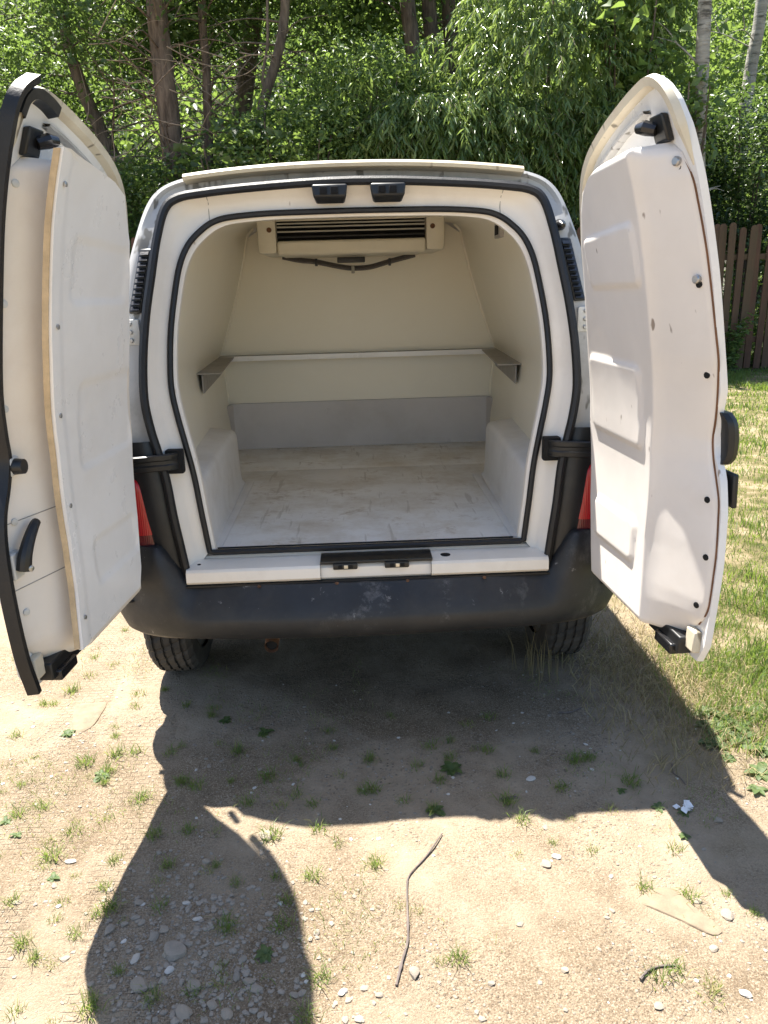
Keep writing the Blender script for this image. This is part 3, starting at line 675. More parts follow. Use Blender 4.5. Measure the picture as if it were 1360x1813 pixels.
    if left:
        seal_p = [(.655,1.785),(.700,1.752),(.708,1.69),(.702,1.55),(.692,1.42),(.682,1.25),(.662,1.14),(.652,1.08),(.668,1.02),(.695,.96),(.708,.88),(.712,.78),(.708,.65),(.690,.556)]
        strip('door_edge_seal', seal_p, .004, .026, -.014, .012, M_RUB)
        strip('seal_cap', [(.705, 1.735), (.69, 1.768), (.655, 1.786), (.60, 1.782), (.56, 1.772)], -.004, .026, -.03, .009, M_BLK)
        # screwed-on plastic sheet with raw wooden edge
        PLO = ([.61,.66,.8,1.02,1.3,1.53,1.63,1.652,1.668,1.684], [.235,.205,.175,.155,.19,.255,.33,.40,.52,.655])
        PHI = ([.61,.75,.88,1.08,1.33,1.54,1.684], [.615,.590,.583,.592,.632,.655,.662])
        zz = np.concatenate([np.linspace(.612, 1.62, 120), np.linspace(1.625, 1.682, 12)]); rows = []
        for z in zz:
            a1, b1 = itp(z, *PLO), itp(z, *PHI)
            if b1-a1 < .004: a1 = b1-.004
            top = [(a1+(b1-a1)*f, .0775+.6*emb(a1+(b1-a1)*f, z)+.0015*math.sin(z*5+f*3)+.0035*sst(-.050, -.040, a1+(b1-a1)*f-b1)) for f in np.linspace(0, 1, 36)]
            rows.append([D(s, z, n) for s, n in top]+[D(b1, z, .071), D(a1, z, .0665)])
        V = [p for r in rows for p in r]; nc = len(rows[0]); F = grid_faces(len(rows), nc, True); F += [tuple(range(nc))[::-1], tuple((len(rows)-1)*nc+i for i in range(nc))]
        sh = mesh('plastic_sheet', V, F, M_SHEET, door, 40)
        strip('wooden_edge', [(itp(z, *PHI)+.001, z) for z in np.linspace(.615, 1.68, 22)], -.006, .001, .063, .0745, M_WOOD)
        for z in (1.62, 1.35, 1.16, .95, .68):
            q = MB(); q.disc(D(itp(z, *PHI)-.022, z, .0825), nv, .0055, .003, 8); q.build('screw', M_STEEL, sh)
        for s, z in ((.672, 1.62), (.683, 1.40), (.668, 1.19), (.668, .945), (.682, .74)): screw(s, z, chn(s, z)+.001, .008, M_HINGE)
        # seams in the liner
        for z in (.948, .80):
            q = MB(); q.tube([D(itp(z, *RID)+(itp(z, *CHO)-itp(z, *RID))*f, z-.004*f, chn(itp(z, *RID)+(itp(z, *CHO)-itp(z, *RID))*f, z)) for f in np.linspace(.1, .98, 6)], .0013, 5); q.build('liner_seam', M_RAIL, lin)
        for z in (): strip('liner_seam', [(itp(z, *RID)+.004, z), (itp(z, *CHO)-.004, z-.004)], -.0015, .0015, .0, .0, M_RAIL) if False else None
        kb = blk('latch_plate', .636, .672, 1.045, 1.085, -.002, .014, M_HINGE)
        q = MB(); q.tube([D(.655, 1.065, .012), D(.655, 1.065, .034)], [.018, .016], 14); q.build('latch_knob', M_BLK, kb)
        # lever handle
        hp = catmull([Vector(D(s, z, n)) for s, z, n in ((.694, .845, .024), (.690, .875, .030), (.672, .905, .034), (.648, .928, .036), (.634, .935, .036))], 4)
        q = MB(); q.tube(hp, [.017-.006*i/(len(hp)-1)*1.2 for i in range(len(hp))], 10); lv = q.build('door_lever', M_BLK, door)
        q = MB(); q.disc(D(.694, .848, .040), (nv+dv*.5), .007, .004, 10); q.build('lever_screw', M_STEEL, lv)
        blk('lever_base', .672, .712, .825, .885, -.004, .014, M_HINGE, lv)
    else:
        for s, z, b in ((.668, 1.632, 'b'), (.682, 1.41, 'b')): screw(s, z, chn(s, z)+.001, .009, M_STEEL, 'bolt', .010)
        for s, z in ((.670, 1.622), (.683, 1.400), (.675, 1.215), (.675, .94), (.690, .81), (.68, .69)): screw(s, z, chn(s, z)+.0005, .0075, M_DARK, 'bolt_hole', .0012)
        q = MB(); HP = catmull([Vector(D(s_, z_, n_)) for s_, z_, n_ in ((.68, 1.022, -.030), (.690, 1.04, -.036), (.694, 1.08, -.038), (.692, 1.115, -.036), (.68, 1.135, -.030))], 5)
        rows = [[p+dv*a_+nv*b_ for a_, b_ in ((.008, .012), (.012, 0), (.006, -.012), (-.03, -.014), (-.04, .0), (-.03, .014))] for p in HP]
        q.add([p for r_ in rows for p in r_], grid_faces(len(rows), 6, True)+[tuple(range(6))[::-1], tuple((len(rows)-1)*6+i for i in range(6))]); q.build('door_handle', M_BLK, door)
        blk('side_strip', .64, .714, .928, 1.005, -.046, -.034, M_BLK, door, .004)
    return door
make_door(-1, 95.0, True); make_door(1, 93.2, False)

# ------------------------------------------------------------------ picket fence
FY = gnd(1300, 655).y; FT = at(1330, 395, FY).z
fence = empty('picket_fence', (0, FY, 0)); tag(fence, 'tall brown wooden picket fence with rounded tops along the wood edge', 'fence')
def picket_mesh(k):
    w, hgt, t = .052, FT, .011; ang = np.linspace(0, math.pi, 7)
    out = [(-w, 0), (w, 0)]+[(w*math.cos(a), hgt-w+w*math.sin(a)) for a in ang]
    n = len(out); V = [(x, -t, z) for x, z in out]+[(x, t, z) for x, z in out]
    F = [tuple(range(n)), tuple(range(2*n-1, n-1, -1))]+[(i, i+n, (i+1) % n+n, (i+1) % n) for i in range(n)]
    me = bpy.data.meshes.new('picket'); me.from_pydata(V, [], F); me.update(); me.materials.append(M_FENCE); return me
pm = picket_mesh(0); x = -9.0
while x < 11.5:
    o = link('picket', pm, fence); o.location = (x, R.uniform(-.012, .012)-.02, R.uniform(-.03, .03)); o.rotation_euler = (R.uniform(-.02, .02), R.uniform(-.022, .022), R.uniform(-.03, .03)); o.scale = (R.uniform(.9, 1.12), 1, R.uniform(.98, 1.02))
    x += R.uniform(.118, .146)
for z in (.45, FT*.78): boxo('rail', (-9.1, .0, z-.04), (11.6, .05, z+.04), M_FENCE, fence, .004)
for x in np.arange(-8.9, 11.6, 2.55): boxo('post', (x-.05, .05, -.1), (x+.05, .15, FT*.93), M_FENCE, fence, .006)

# ------------------------------------------------------------------ foliage helpers
def leaf_mesh(name, C, Dr, L, W, mat, tint, parent=None, fold=.25, nrm=None):
    n = len(C); Dr = Dr/np.linalg.norm(Dr, axis=1, keepdims=True)
    if nrm is None:
        nrm = NR.normal(size=(n, 3)); nrm[:, 2] = np.abs(nrm[:, 2])+.6
    S = np.cross(Dr, nrm); S /= np.linalg.norm(S, axis=1, keepdims=True)+1e-9; U = np.cross(S, Dr)
    L = np.broadcast_to(L, n)[:, None]; W = np.broadcast_to(W, n)[:, None]
    mid = C+Dr*L*.45
    V = np.stack([C, mid+S*W*.5+U*W*fold, C+Dr*L-U*L*.08, mid-S*W*.5+U*W*fold], 1).reshape(-1, 3)
    idx = np.arange(n)[:, None]*4
    F = np.concatenate([idx+np.array([[0, 1, 2]]), idx+np.array([[0, 2, 3]])], 1).reshape(-1, 3)
    me = bpy.data.meshes.new(name); me.vertices.add(len(V)); me.vertices.foreach_set('co', V.astype(np.float32).ravel())
    me.loops.add(F.size); me.loops.foreach_set('vertex_index', F.astype(np.int32).ravel())
    me.polygons.add(len(F)); me.polygons.foreach_set('loop_start', np.arange(0, F.size, 3, dtype=np.int32)); me.polygons.foreach_set('loop_total', np.full(len(F), 3, np.int32))
    me.update(calc_edges=True); at_ = me.attributes.new('tint', 'FLOAT', 'POINT'); at_.data.foreach_set('value', np.repeat(tint, 4).astype(np.float32))
    me.materials.append(mat); return link(name, me, parent)
def clump_points(ell, nclump, per, rad, fill=.55):
    """ell: list of (center, radii); leaves gathered in clumps near the surface of the ellipsoids"""
    C = []; T = []
    for _ in range(nclump):
        c, r = ell[R.randrange(len(ell))]
        v = Vector((R.gauss(0, 1), R.gauss(0, 1), R.gauss(0, 1))).normalized()*(fill+(1-fill)*R.random())**.6
        p = np.array([c[0]+v.x*r[0], c[1]+v.y*r[1], c[2]+v.z*r[2]]); t = R.random()
        q = p+NR.normal(size=(per, 3))*np.array([rad, rad, rad*.55]); C.append(q); T.append(np.clip(t*.6+NR.random(per)*.4, 0, 1))
    return np.concatenate(C), np.concatenate(T)
def crown(name, parent, ell, nclump, per, rad, L, mat, droop=-.35, fill=.55, Wr=.5):
    C, T = clump_points(ell, nclump, per, rad, fill); n = len(C)
    Dr = NR.normal(size=(n, 3)); Dr[:, 2] = Dr[:, 2]*.5+droop
    LL = L*(.45+1.05*NR.random(n)**1.3); return leaf_mesh(name, C, Dr, LL, LL*Wr, mat, T, parent)
def trunk(name, parent, pts, r0, r1, mat, branches=(), n=9):
    m = MB(); P = catmull(pts, 6); k = len(P)
    P = [p+Vector((noise.noise(p*1.7)*.03, noise.noise(p*1.7+Vector((9, 0, 0)))*.03, 0)) for p in P]
    m.tube(P, [r0+(r1-r0)*(i/(k-1))**.9+ (.35*r0 if i < 2 else 0) for i in range(k)], n)
    for bp, br in branches: q = catmull(bp, 4); m.tube(q, [max(.004, br*(1-.85*i/(len(q)-1))) for i in range(len(q))], 6)
    return m.build(name, mat, parent, 60)
def rbranches(pts, nb, L, br, seed, lift=.3):
    r = random.Random(seed); P = catmull(pts, 6); out = []
    for _ in range(nb):
        p = P[int(len(P)*r.uniform(.25, .97))]; a = r.uniform(0, 6.283); l = L*r.uniform(.5, 1.2)
        d = Vector((math.cos(a), math.sin(a)*.8, lift+r.uniform(-.4, .5))); s = Vector((r.uniform(-1, 1), r.uniform(-1, 1), r.uniform(-.3, .6)))*.25
        q = p+d*l*.5+s*l*.5; out.append(([p, q, p+d*l+s*l*.2+Vector((0, 0, -.15*l))], br*r.uniform(.5, 1.1)))
        if r.random() < .7: d2 = (d+Vector((r.uniform(-1, 1), r.uniform(-1, 1), r.uniform(-.5, .7)))).normalized(); out.append(([q, q+d2*l*.35, q+d2*l*.7+Vector((0, 0, -.08*l))], br*.5))
    return out
def tree(name, label, pts, r0, r1, bark, ell, nclump, per, rad, L, lmat, nb=10, bl=1.6, seed=1, cat='tree', group=None, droop=-.35, Wr=.5):
    pts = [Vector(p) for p in pts]; b = pts[0]; gz = H(b.x, b.y); base = Vector((b.x, b.y, gz-.05)) 
    if b.z > gz: 
        d = (pts[0]-pts[1]); pts = [Vector((b.x+d.x*.4*min(1, (b.z-gz)), b.y, gz-.05))]+pts
    t = empty(name, pts[0]); tag(t, label, cat, group)
    off = pts[0]; lp = [p-off for p in pts]
    trunk('trunk', t, lp, r0, r1, bark, rbranches(lp, nb, bl, min(.022, r0*.2), seed))
    if nclump: crown('crown', t, [(Vector(c)-off, r) for c, r in ell], nclump, per, rad, L, lmat, droop, Wr=Wr)
    return t
def px(pp, Y): return [at(u, v, Y) for u, v in pp]
# trees behind the fence, from left to right
FOR = 'trees at the wood edge'
tree('leaning_tree', 'dark slender tree leaning left over the fence, forked low', px([(232, 345), (205, 285), (160, 190), (130, 110), (112, 40), (100, -60)], 12.2), .14, .08, M_BARK,
     [(at(60, 60, 12.6), (2.2, 1.4, 1.5)), (at(150, -80, 12.4), (2.6, 1.6, 1.5)), (at(20, 200, 12.9), (1.3, 1., 1.1))], 250, 60, .32, .11, M_LEAF, 26, 1.7, 3)
tree('thick_tree', 'thick upright trunk with furrowed reddish bark and low bare twigs', px([(312, 330), (306, 280), (296, 180), (284, 90), (276, 0), (272, -120)], 11.2), .19, .15, M_BARK2,
     [(at(250, -60, 11.6), (2., 1.4, 1.1)), (at(330, 20, 12.4), (1.2, 1., .7)), (at(200, 40, 11.9), (1.1, .9, .8))], 150, 60, .3, .11, M_LEAF, 34, 1.5, 5)
tree('slim_tree', 'slim straight tree with peeling brown bark beside the thick furrowed trunk', px([(372, 330), (370, 240), (366, 130), (358, 20), (356, -110)], 11.6), .085, .06, M_BARK2,
     [(at(380, -110, 12.2), (1.6, 1.2, .9))], 80, 60, .3, .11, M_LEAF, 24, 1.3, 8)
tree('pale_stem_tree', 'smooth pale stem bending right as it rises above the van roof', px([(452, 330), (457, 240), (470, 170), (488, 110), (502, 40), (510, -110)], 11.0), .085, .07, M_BARK,
     [(at(540, -110, 11.6), (1.5, 1.2, .9))], 70, 60, .3, .11, M_LEAF, 16, 1.2, 9)
tree('thin_sapling', 'very thin wavy sapling stem crossing the pale bent stem', px([(462, 330), (470, 200), (466, 140), (475, 60), (474, -60)], 10.7), .026, .018, M_BARK, [], 0, 0, 0, 0, M_LEAF, 8, .7, 12)
tree('shadowed_tree', 'dark trunk standing in deep shade behind the pale bent stem', px([(412, 340), (415, 260), (428, 200), (440, 110), (450, 0), (455, -100)], 14.), .20, .15, M_BARK,
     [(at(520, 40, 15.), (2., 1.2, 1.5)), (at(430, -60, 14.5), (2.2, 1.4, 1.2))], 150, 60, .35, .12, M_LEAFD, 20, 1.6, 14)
for i, (pp, Y, lab) in enumerate((([(742, 250), (738, 150), (728, 70), (720, 0), (716, -120)], 12.4, 'brown trunk left of the pair of darker trunks above the willow'), ([(775, 260), (768, 120), (760, 30), (756, -110)], 12.9, 'first of two close dark trunks rising behind the willow'), ([(812, 260), (800, 100), (794, 20), (790, -110)], 13.2, 'thicker of two close dark trunks, half hidden by willow leaves'))):
    tree('woodland_tree', lab, px(pp, Y), .155, .12, M_BARK2, [(at(pp[-1][0]+(i-1)*110, -80, Y+.5), (2., 1.2, 1.4)), (at(640+i*40, -60, Y+1.6), (1.2, .9, 1.))], 110, 55, .33, .12, M_LEAF if i else M_LEAFB, 12, 1.4, 20+i, group=FOR)
tree('birch', 'pale birch trunk rising just beyond the open right door', px([(1234, 400), (1236, 330), (1238, 220), (1243, 100), (1247, 0), (1250, -120)], 9.9), .108, .09, M_BIRCH,
     [(at(1160, -20, 10.9), (.7, .6, .8)), (at(1250, -190, 10.4), (1.4, 1.1, .6))], 60, 50, .28, .12, M_LEAFB, 3, .8, 31)
tree('birch', 'spotted birch trunk leaning right above the dark hedge', px([(1310, 300), (1320, 190), (1334, 100), (1346, 30), (1362, -90)], 12.9), .12, .10, M_BIRCH,
     [(at(1300, 60, 16.5), (1.8, 1.2, 1.4)), (at(1420, -60, 16), (1.8, 1.2, 1.4))], 110, 55, .32, .12, M_LEAFB, 3, 1., 33)
r_ = random.Random(77); m = MB(); dt0 = Vector((at(250, 300, 11.0).x, 11.0, 0))
for i in range(46):
    a = at(r_.uniform(150, 460), r_.uniform(60, 300), r_.uniform(10.4, 11.4)); d = Vector((r_.uniform(-1, 1), r_.uniform(-.4, .3), r_.uniform(-.25, .75))).normalized(); l = r_.uniform(.5, 1.3); sd_ = Vector((r_.uniform(-1, 1), 0, r_.uniform(-1, 1)))*.14*l
    m.tube(catmull([a, a+d*l*.4+sd_, a+d*l*.8+sd_*.4, a+d*l-Vector((0, 0, .1))], 4), [.009-.0006*j for j in range(13)], 5)
tw_ = link('dead_branches', None); tag(tw_, 'tangle of bare pale dead twigs between the left trunks', 'twigs'); o_ = m.build('branch_tangle', M_TWIG, tw_); o_['kind'] = 'stuff'
# bushes and shrubs
def bush(name, label, c, r, n, per, rad, L, mat, seed, group=None, droop=-.2, Wr=.55):
    c = Vector(c); gz = H(c.x, c.y); t = empty(name, (c.x, c.y, gz)); tag(t, label, 'bush', group); m = MB(); rr = random.Random(seed)
    for i in range(9):
        a = rr.uniform(0, 6.28); q = Vector((math.cos(a)*r[0]*.7, math.sin(a)*r[1]*.7, c.z-gz+rr.uniform(-.2, .7)*r[2])); m.tube(catmull([Vector((rr.uniform(-.1, .1), rr.uniform(-.1, .1), -.03)), q*.5+Vector((0, 0, .2)), q], 4), [.03-.0024*j for j in range(9)], 5)
    m.build('stem', M_BARK, t)
    crown('foliage', t, [((0, 0, c.z-gz), r)], n, per, rad, L, mat, droop, Wr=Wr); return t
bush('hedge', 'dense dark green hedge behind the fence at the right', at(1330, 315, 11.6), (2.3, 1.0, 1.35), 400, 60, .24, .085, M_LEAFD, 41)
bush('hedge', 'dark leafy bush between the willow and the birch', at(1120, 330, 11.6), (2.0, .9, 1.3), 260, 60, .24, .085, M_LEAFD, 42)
bush('bush', 'light green bush low above the van roof beside the bent stem', at(520, 275, 10.6), (1.1, .8, .75), 130, 50, .2, .085, M_LEAFB, 43)
bush('bush', 'shaded bush filling the gap behind the left door', at(250, 370, 11.0), (1.2, .8, .7), 120, 50, .22, .08, M_LEAF, 44)
bush('bush', 'bright bush of drooping fresh leaves left of the willow', at(655, 200, 10.9), (1.0, .8, .95), 190, 45, .2, .12, M_LEAFB, 45, droop=-.7, Wr=.28)
bush('bush', 'bush growing at the foot of the leaning tree', at(90, 390, 11.6), (1.9, .9, 1.1), 170, 55, .26, .085, M_LEAF, 46)
bush('hazel', 'young hazel with large bright leaves beside the pale birch', at(1120, 60, 10.3), (.6, .5, .8), 36, 12, .22, .17, M_LEAFB, 47, Wr=.8)
bush('hazel', 'broad-leaved green shrub at the foot of the pale bent stem', at(415, 285, 10.5), (.8, .5, .5), 40, 16, .2, .14, M_LEAF, 49, Wr=.75)
bush('maple_sapling', 'maple sapling with pale green leaves in front of the nearer birch', at(1225, 215, 9.65), (.30, .2, .75), 26, 12, .12, .12, M_LEAFB, 48, Wr=.75)
# willow: hanging sprays of narrow leaves
def willow(label, domes, nb, seed):
    r = random.Random(seed); c0 = Vector(domes[0][0]); gz = H(c0.x, c0.y); root = empty('willow_bush', (c0.x, c0.y, gz)); off = Vector((c0.x, c0.y, gz)); tag(root, label, 'willow')
    C = []; Dr = []; T = []; L = []; m = MB(); tw = MB()
    for i in range(11):
        c, rd = domes[i % len(domes)]; e = Vector(c)+Vector((r.uniform(-.8, .8)*rd[0], r.uniform(-.6, .6)*rd[1], r.uniform(-.2, .7)*rd[2]))-off
        m.tube(catmull([Vector((r.uniform(-.3, .3), r.uniform(-.2, .2), -.05)), e*.45+Vector((0, 0, .4)), e], 5), [.07-.005*j for j in range(11)], 6)
    m.build('stem', M_BARK, root)
    for i in range(nb):
        c, rd = domes[r.randrange(len(domes))]
        v = Vector((r.gauss(0, 1), r.gauss(-.25, 1), r.gauss(.15, .9))).normalized()*(r.uniform(.55, 1.0))
        p = Vector((c[0]+v.x*rd[0], c[1]+v.y*rd[1], c[2]+v.z*rd[2]))-off
        d = Vector((v.x, v.y-.15, .25*v.z+r.uniform(-.1, .3))).normalized(); l = r.uniform(.3, .6); k = r.randint(10, 16); tt = r.random()
        pts = []
        for j in range(k):
            f = j/(k-1); q = p+d*l*f*.7+Vector((0, 0, -l*.5*f*f)); pts.append(q)
            tg = (d*.7+Vector((0, 0, -1.5*f))).normalized(); side = Vector((r.uniform(-1, 1), r.uniform(-1, 1), r.uniform(-.9, .1))).normalized()
            C.append(q); Dr.append(tg*.8+side*.95+Vector((0, 0, -.2))); T.append(min(1, max(0, tt*.55+r.random()*.35+.15*v.z))); L.append(r.uniform(.11, .20))
        if i % 3 == 0: tw.tube([pts[0], pts[k//2], pts[-1]], [.004, .003, .002], 4, caps=False)
    tw.build('twig', M_LEAFB if False else M_TWIG, root)
    C = np.array([q[:] for q in C]); Dr = np.array([q[:] for q in Dr]); L = np.array(L)
    leaf_mesh('foliage', C, Dr, L, L*.19, M_WILLOW, np.array(T), root, .3)
willow('big bright willow bush with hanging narrow leaves behind the van roof', [(at(960, 150, 10.9), (2.0, 1.1, 1.35)), (at(1010, 20, 11.1), (1.7, 1.0, 1.2)), (at(870, 255, 10.6), (1.9, .9, .8)), (at(1060, 260, 10.7), (1.5, .9, 1.1)), (at(760, 230, 10.5), (1.1, .7, .55))], 3300, 51)
# far wood on the slope
E_ = []
C = []; T = []
for i in range(1150):
    y = R.uniform(16.5, 34); x = R.uniform(-.95, .95)*(y+3)+R.uniform(-2, 2); z = hill(x, y)+R.uniform(.2, 7.5)*(.4+.6*R.random())
    n = 75; C.append(np.array([x, y, z])+NR.normal(size=(n, 3))*np.array([.55, .45, .32])); t = R.random(); T.append(np.clip(t*.6+NR.random(n)*.4, 0, 1))
C = np.concatenate(C); T = np.concatenate(T); n = len(C); Dr = NR.normal(size=(n, 3)); Dr[:, 2] -= .3; L = .16+.14*NR.random(n)
tag(leaf_mesh('far_wood', C, Dr, L, L*.55, M_LEAFB, T), 'sunlit mass of woodland leaves on the slope behind the trees', 'woodland', kind='stuff')
# low undergrowth behind and through the fence
C = []; T = []
for i in range(420):
    x = R.uniform(-8.5, 11); y = FY+R.uniform(.25, 3.2); z = R.uniform(.05, 2.0)*R.random()**.5; n = 45
    C.append(np.array([x, y, z])+NR.normal(size=(n, 3))*np.array([.25, .12, .2])); T.append(np.clip(R.random()*.6+NR.random(n)*.4, 0, 1))
C = np.concatenate(C); T = np.concatenate(T); C[:, 2] = np.maximum(C[:, 2], .02); C[:, 1] = np.maximum(C[:, 1], FY+.18); n = len(C); Dr = NR.normal(size=(n, 3)); L = .06+.07*NR.random(n)
tag(leaf_mesh('undergrowth', C, Dr, L, L*.6, M_LEAFB, T), 'tangled green undergrowth behind the fence pickets', 'undergrowth', kind='stuff')
def leafy_plant(name, label, loc, h, nst, seed, L=.07, mat=M_WEED, spread=.14):
    r = random.Random(seed); loc = Vector(loc); t = empty(name, loc); tag(t, label, 'plant'); m = MB(); C = []; Dr = []
    for i in range(nst):
        a = r.uniform(0, 6.28); hh = h*r.uniform(.6, 1); e = Vector((math.cos(a)*spread*2, math.sin(a)*spread*.8, hh)); b = Vector((math.cos(a)*spread*.4, math.sin(a)*spread*.3, -.01)); m.tube([b, b.lerp(e, .5)+Vector((0, 0, .03)), e], [.006, .005, .003], 5)
        for j in range(int(hh/.045)):
            f = (j+1)/(hh/.045+1); q = b.lerp(e, f)
            for s in range(3): aa = r.uniform(0, 6.28); C.append(q[:]); Dr.append((math.cos(aa), math.sin(aa), r.uniform(-.3, .5)))
    m.build('stem', M_WEED, t); n = len(C); LL = L*(.7+.6*NR.random(n)); leaf_mesh('leaf_cluster', np.array(C), np.array(Dr), LL, LL*.5, mat, NR.random(n), t)
p = gnd(1330, 668); leafy_plant('tall_weed', 'leafy green weed standing against the foot of the fence', (p.x, FY-.15, 0), .95, 9, 61, .10, M_LEAFB, .16)

# ------------------------------------------------------------------ meadow grass (uncountable)
def blades(name, P, Hh, W, lean, mat, tint, parent=None):
    n = len(P); a = NR.random(n)*6.283; sx, sy = np.cos(a), np.sin(a); b = NR.random(n)*6.283
    lx, ly = np.cos(b)*lean*Hh, np.sin(b)*lean*Hh; w = W*.5
    z = np.zeros(n)
    V = np.stack([P+np.stack([-sx*w, -sy*w, z], 1), P+np.stack([sx*w, sy*w, z], 1),
                  P+np.stack([lx*.35+sx*w*.8, ly*.35+sy*w*.8, Hh*.6], 1), P+np.stack([lx*.35-sx*w*.8, ly*.35-sy*w*.8, Hh*.6], 1), P+np.stack([lx, ly, Hh*np.sqrt(np.maximum(.05, 1-.5*lean**2))], 1)], 1).reshape(-1, 3)
    i = np.arange(n)[:, None]*5
    F = np.concatenate([i+np.array([[0, 1, 2]]), i+np.array([[0, 2, 3]]), i+np.array([[3, 2, 4]])], 1).reshape(-1, 3)
    me = bpy.data.meshes.new(name); me.vertices.add(len(V)); me.vertices.foreach_set('co', V.astype(np.float32).ravel())
    me.loops.add(F.size); me.loops.foreach_set('vertex_index', F.astype(np.int32).ravel())
    me.polygons.add(len(F)); me.polygons.foreach_set('loop_start', np.arange(0, F.size, 3, dtype=np.int32)); me.polygons.foreach_set('loop_total', np.full(len(F), 3, np.int32))
    me.update(calc_edges=True); t = me.attributes.new('tint', 'FLOAT', 'POINT'); t.data.foreach_set('value', np.repeat(tint, 5).astype(np.float32)); me.materials.append(mat); return link(name, me, parent) if name else me
def edge_x(y): return itp(y, [-2, -.6, -.2, .3, .8, 1.5, 4], [2.6, 1.62, 1.26, 1.05, .95, 1.0, 1.1])
P = []; HT = []; TT = []
for i in range(260000):
    y = -1.6+10.9*R.random()**1.75; x = 1.0+(.9+.62*(y+2.2))*R.random()**1.15
    d = x-edge_x(y); v = noise.noise((x*1.3, y*1.3, 4))+.5*noise.noise((x*4, y*4, 8))
    band = .95*math.exp(-((y-3.4)/1.7)**2)+.35*math.exp(-((y-6.6)/.5)**2)
    if R.random() > sst(-.05, .5, d+.35*v)*(.35+.65*sst(-.35, .25, v-band*1.6+.12)): continue
    P.append((x, y, H(x, y)-.004)); g_ = .4+.6*sst(-.4, .4, v); HT.append(R.uniform(.03, .095)*g_*(1+.02*y)); TT.append(min(1, max(0, .20-.34*v+R.gauss(0, .15)+(.25 if d < .25 else 0))))
P = np.array(P); HT = np.array(HT); tag(blades('meadow_grass', P, HT, .0028+.0009*np.maximum(P[:, 1], 0), .25+.6*NR.random(len(P)), M_GRASS, np.array(TT)), 'sunlit meadow grass with dry patches beside the yard', 'grass', kind='stuff')
# dry straw at the lawn's edge by the right wheel
P = []; 
for i in range(3800):
    x = R.gauss(1.02, .17); y = R.gauss(.30, .30); 
    if x < .72 or x > 1.5 or y < -.35: continue
    P.append((x, y, H(x, y)))
P = np.array(P); n = len(P); tag(blades('dry_straw', P, .03+.05*NR.random(n), np.full(n, .0025), .7+.6*NR.random(n), M_DRY, NR.random(n)), 'dry matted straw beside the right rear tyre', 'straw', kind='stuff')

# ------------------------------------------------------------------ tufts, weeds, stones, sticks on the dirt
def place_word(u, v):
    if u < 560 and v > 1430 and u > 215+(1720-v)*.12-20: return 'in the shadow of the left door'
    if v < 1430 and u > 295: return 'in the shadow behind the van'
    if u < 330: return 'on the sunlit dirt beside the tyre tracks'
    if u > 1185+(v-1430)*.58: return 'in the shadow of the right door'
    return 'on the sunlit dirt between the two door shadows'
def tuft_mesh(seed, nb, h, mat=M_GRASS, t0=.3):
    r = np.random.default_rng(seed); P = np.zeros((nb, 3)); P[:, :2] = r.normal(size=(nb, 2))*.013; P[:, 2] = -.004
    return blades('', P, h*(.45+.75*r.random(nb)), np.full(nb, .0024), .45+.85*r.random(nb), mat, np.clip(t0+.12+r.normal(size=nb)*.25, 0, 1))
TM = [tuft_mesh(100+i, nb, h, M_GRASS, t0) for i, (nb, h, t0) in enumerate(((46, .040, .3), (34, .034, .35), (60, .046, .25), (30, .028, .6), (70, .042, .4), (40, .036, .2)))]
def put(name, me, loc, label, cat, group, sc=1., rz=None, rx=0):
    o = link(name, me); o.location = loc; o.scale = (sc, sc, sc) if not hasattr(sc, '__len__') else sc; o.rotation_euler = (rx, 0, R.uniform(0, 6.28) if rz is None else rz); return tag(o, label, cat, group)
tufts = [(208,1290),(180,1390),(190,1370),(210,1335),(40,1390),(28,1305),(150,1355),(85,1500),(95,1520),(190,1450),(195,1610),(190,1580),(60,1700),(40,1675),(90,1710),(130,1470),(195,1530),(70,1540),(140,1660),(20,1600),(165,1790),(300,1330),(322,1322),(335,1475),(385,1470),(372,1540),(420,1560),(500,1640),(560,1730),(548,1800),(490,1550),(505,1600),(482,1480),(465,1310),(520,1340),(530,1355),(470,1380),(590,1330),(600,1370),(655,1345),(740,1355),(775,1390),(800,1310),(760,1320),(890,1380),(900,1425),(925,1455),(1015,1350),(1040,1345),(830,1290),(660,1530),(655,1400),(555,1420),(600,1495),(710,1610),(735,1610),(780,1705),(810,1700),(800,1340),(840,1330),(490,1425),(520,1410),(560,1470),(770,1440),(860,1330),(1010,1450),(1050,1510),(1145,1570),(1220,1590),(1190,1720),(1255,1745),(1260,1770),(1165,1735),(980,1490),(920,1520),(640,1395),(720,1420),(80,1250),(130,1220),(160,1200),(200,1180),(225,1120),(170,1165),(30,1170),(60,1420),(110,1600),(240,1330),(250,1410),(250,1230),(410,1650),(440,1420),(345,1390),(560,1560),(1200,1510),(1290,1580),(1330,1620),(1080,1430),(1120,1390),(990,1400),(950,1330),(870,1270),(690,1270),(580,1290),(420,1330),(300,1540)]
for i, (u, v) in enumerate(tufts):
    u += R.uniform(-5, 5); v += R.uniform(-5, 5); p = gnd(u, v)
    put('grass_tuft', TM[R.randrange(6)], (p.x, p.y, H(p.x, p.y)), 'small tuft of grass '+place_word(u, v), 'grass tuft', 'grass tufts '+place_word(u, v), R.uniform(.5, 1.0))
for i in range(40):
    u, v = R.uniform(-60, 420), R.uniform(1150, 1813); p = gnd(u, v)
    put('grass_tuft', TM[R.randrange(6)], (p.x, p.y, H(p.x, p.y)), 'small tuft of grass '+place_word(u, v), 'grass tuft', 'grass tufts '+place_word(u, v), R.uniform(.4, .8))
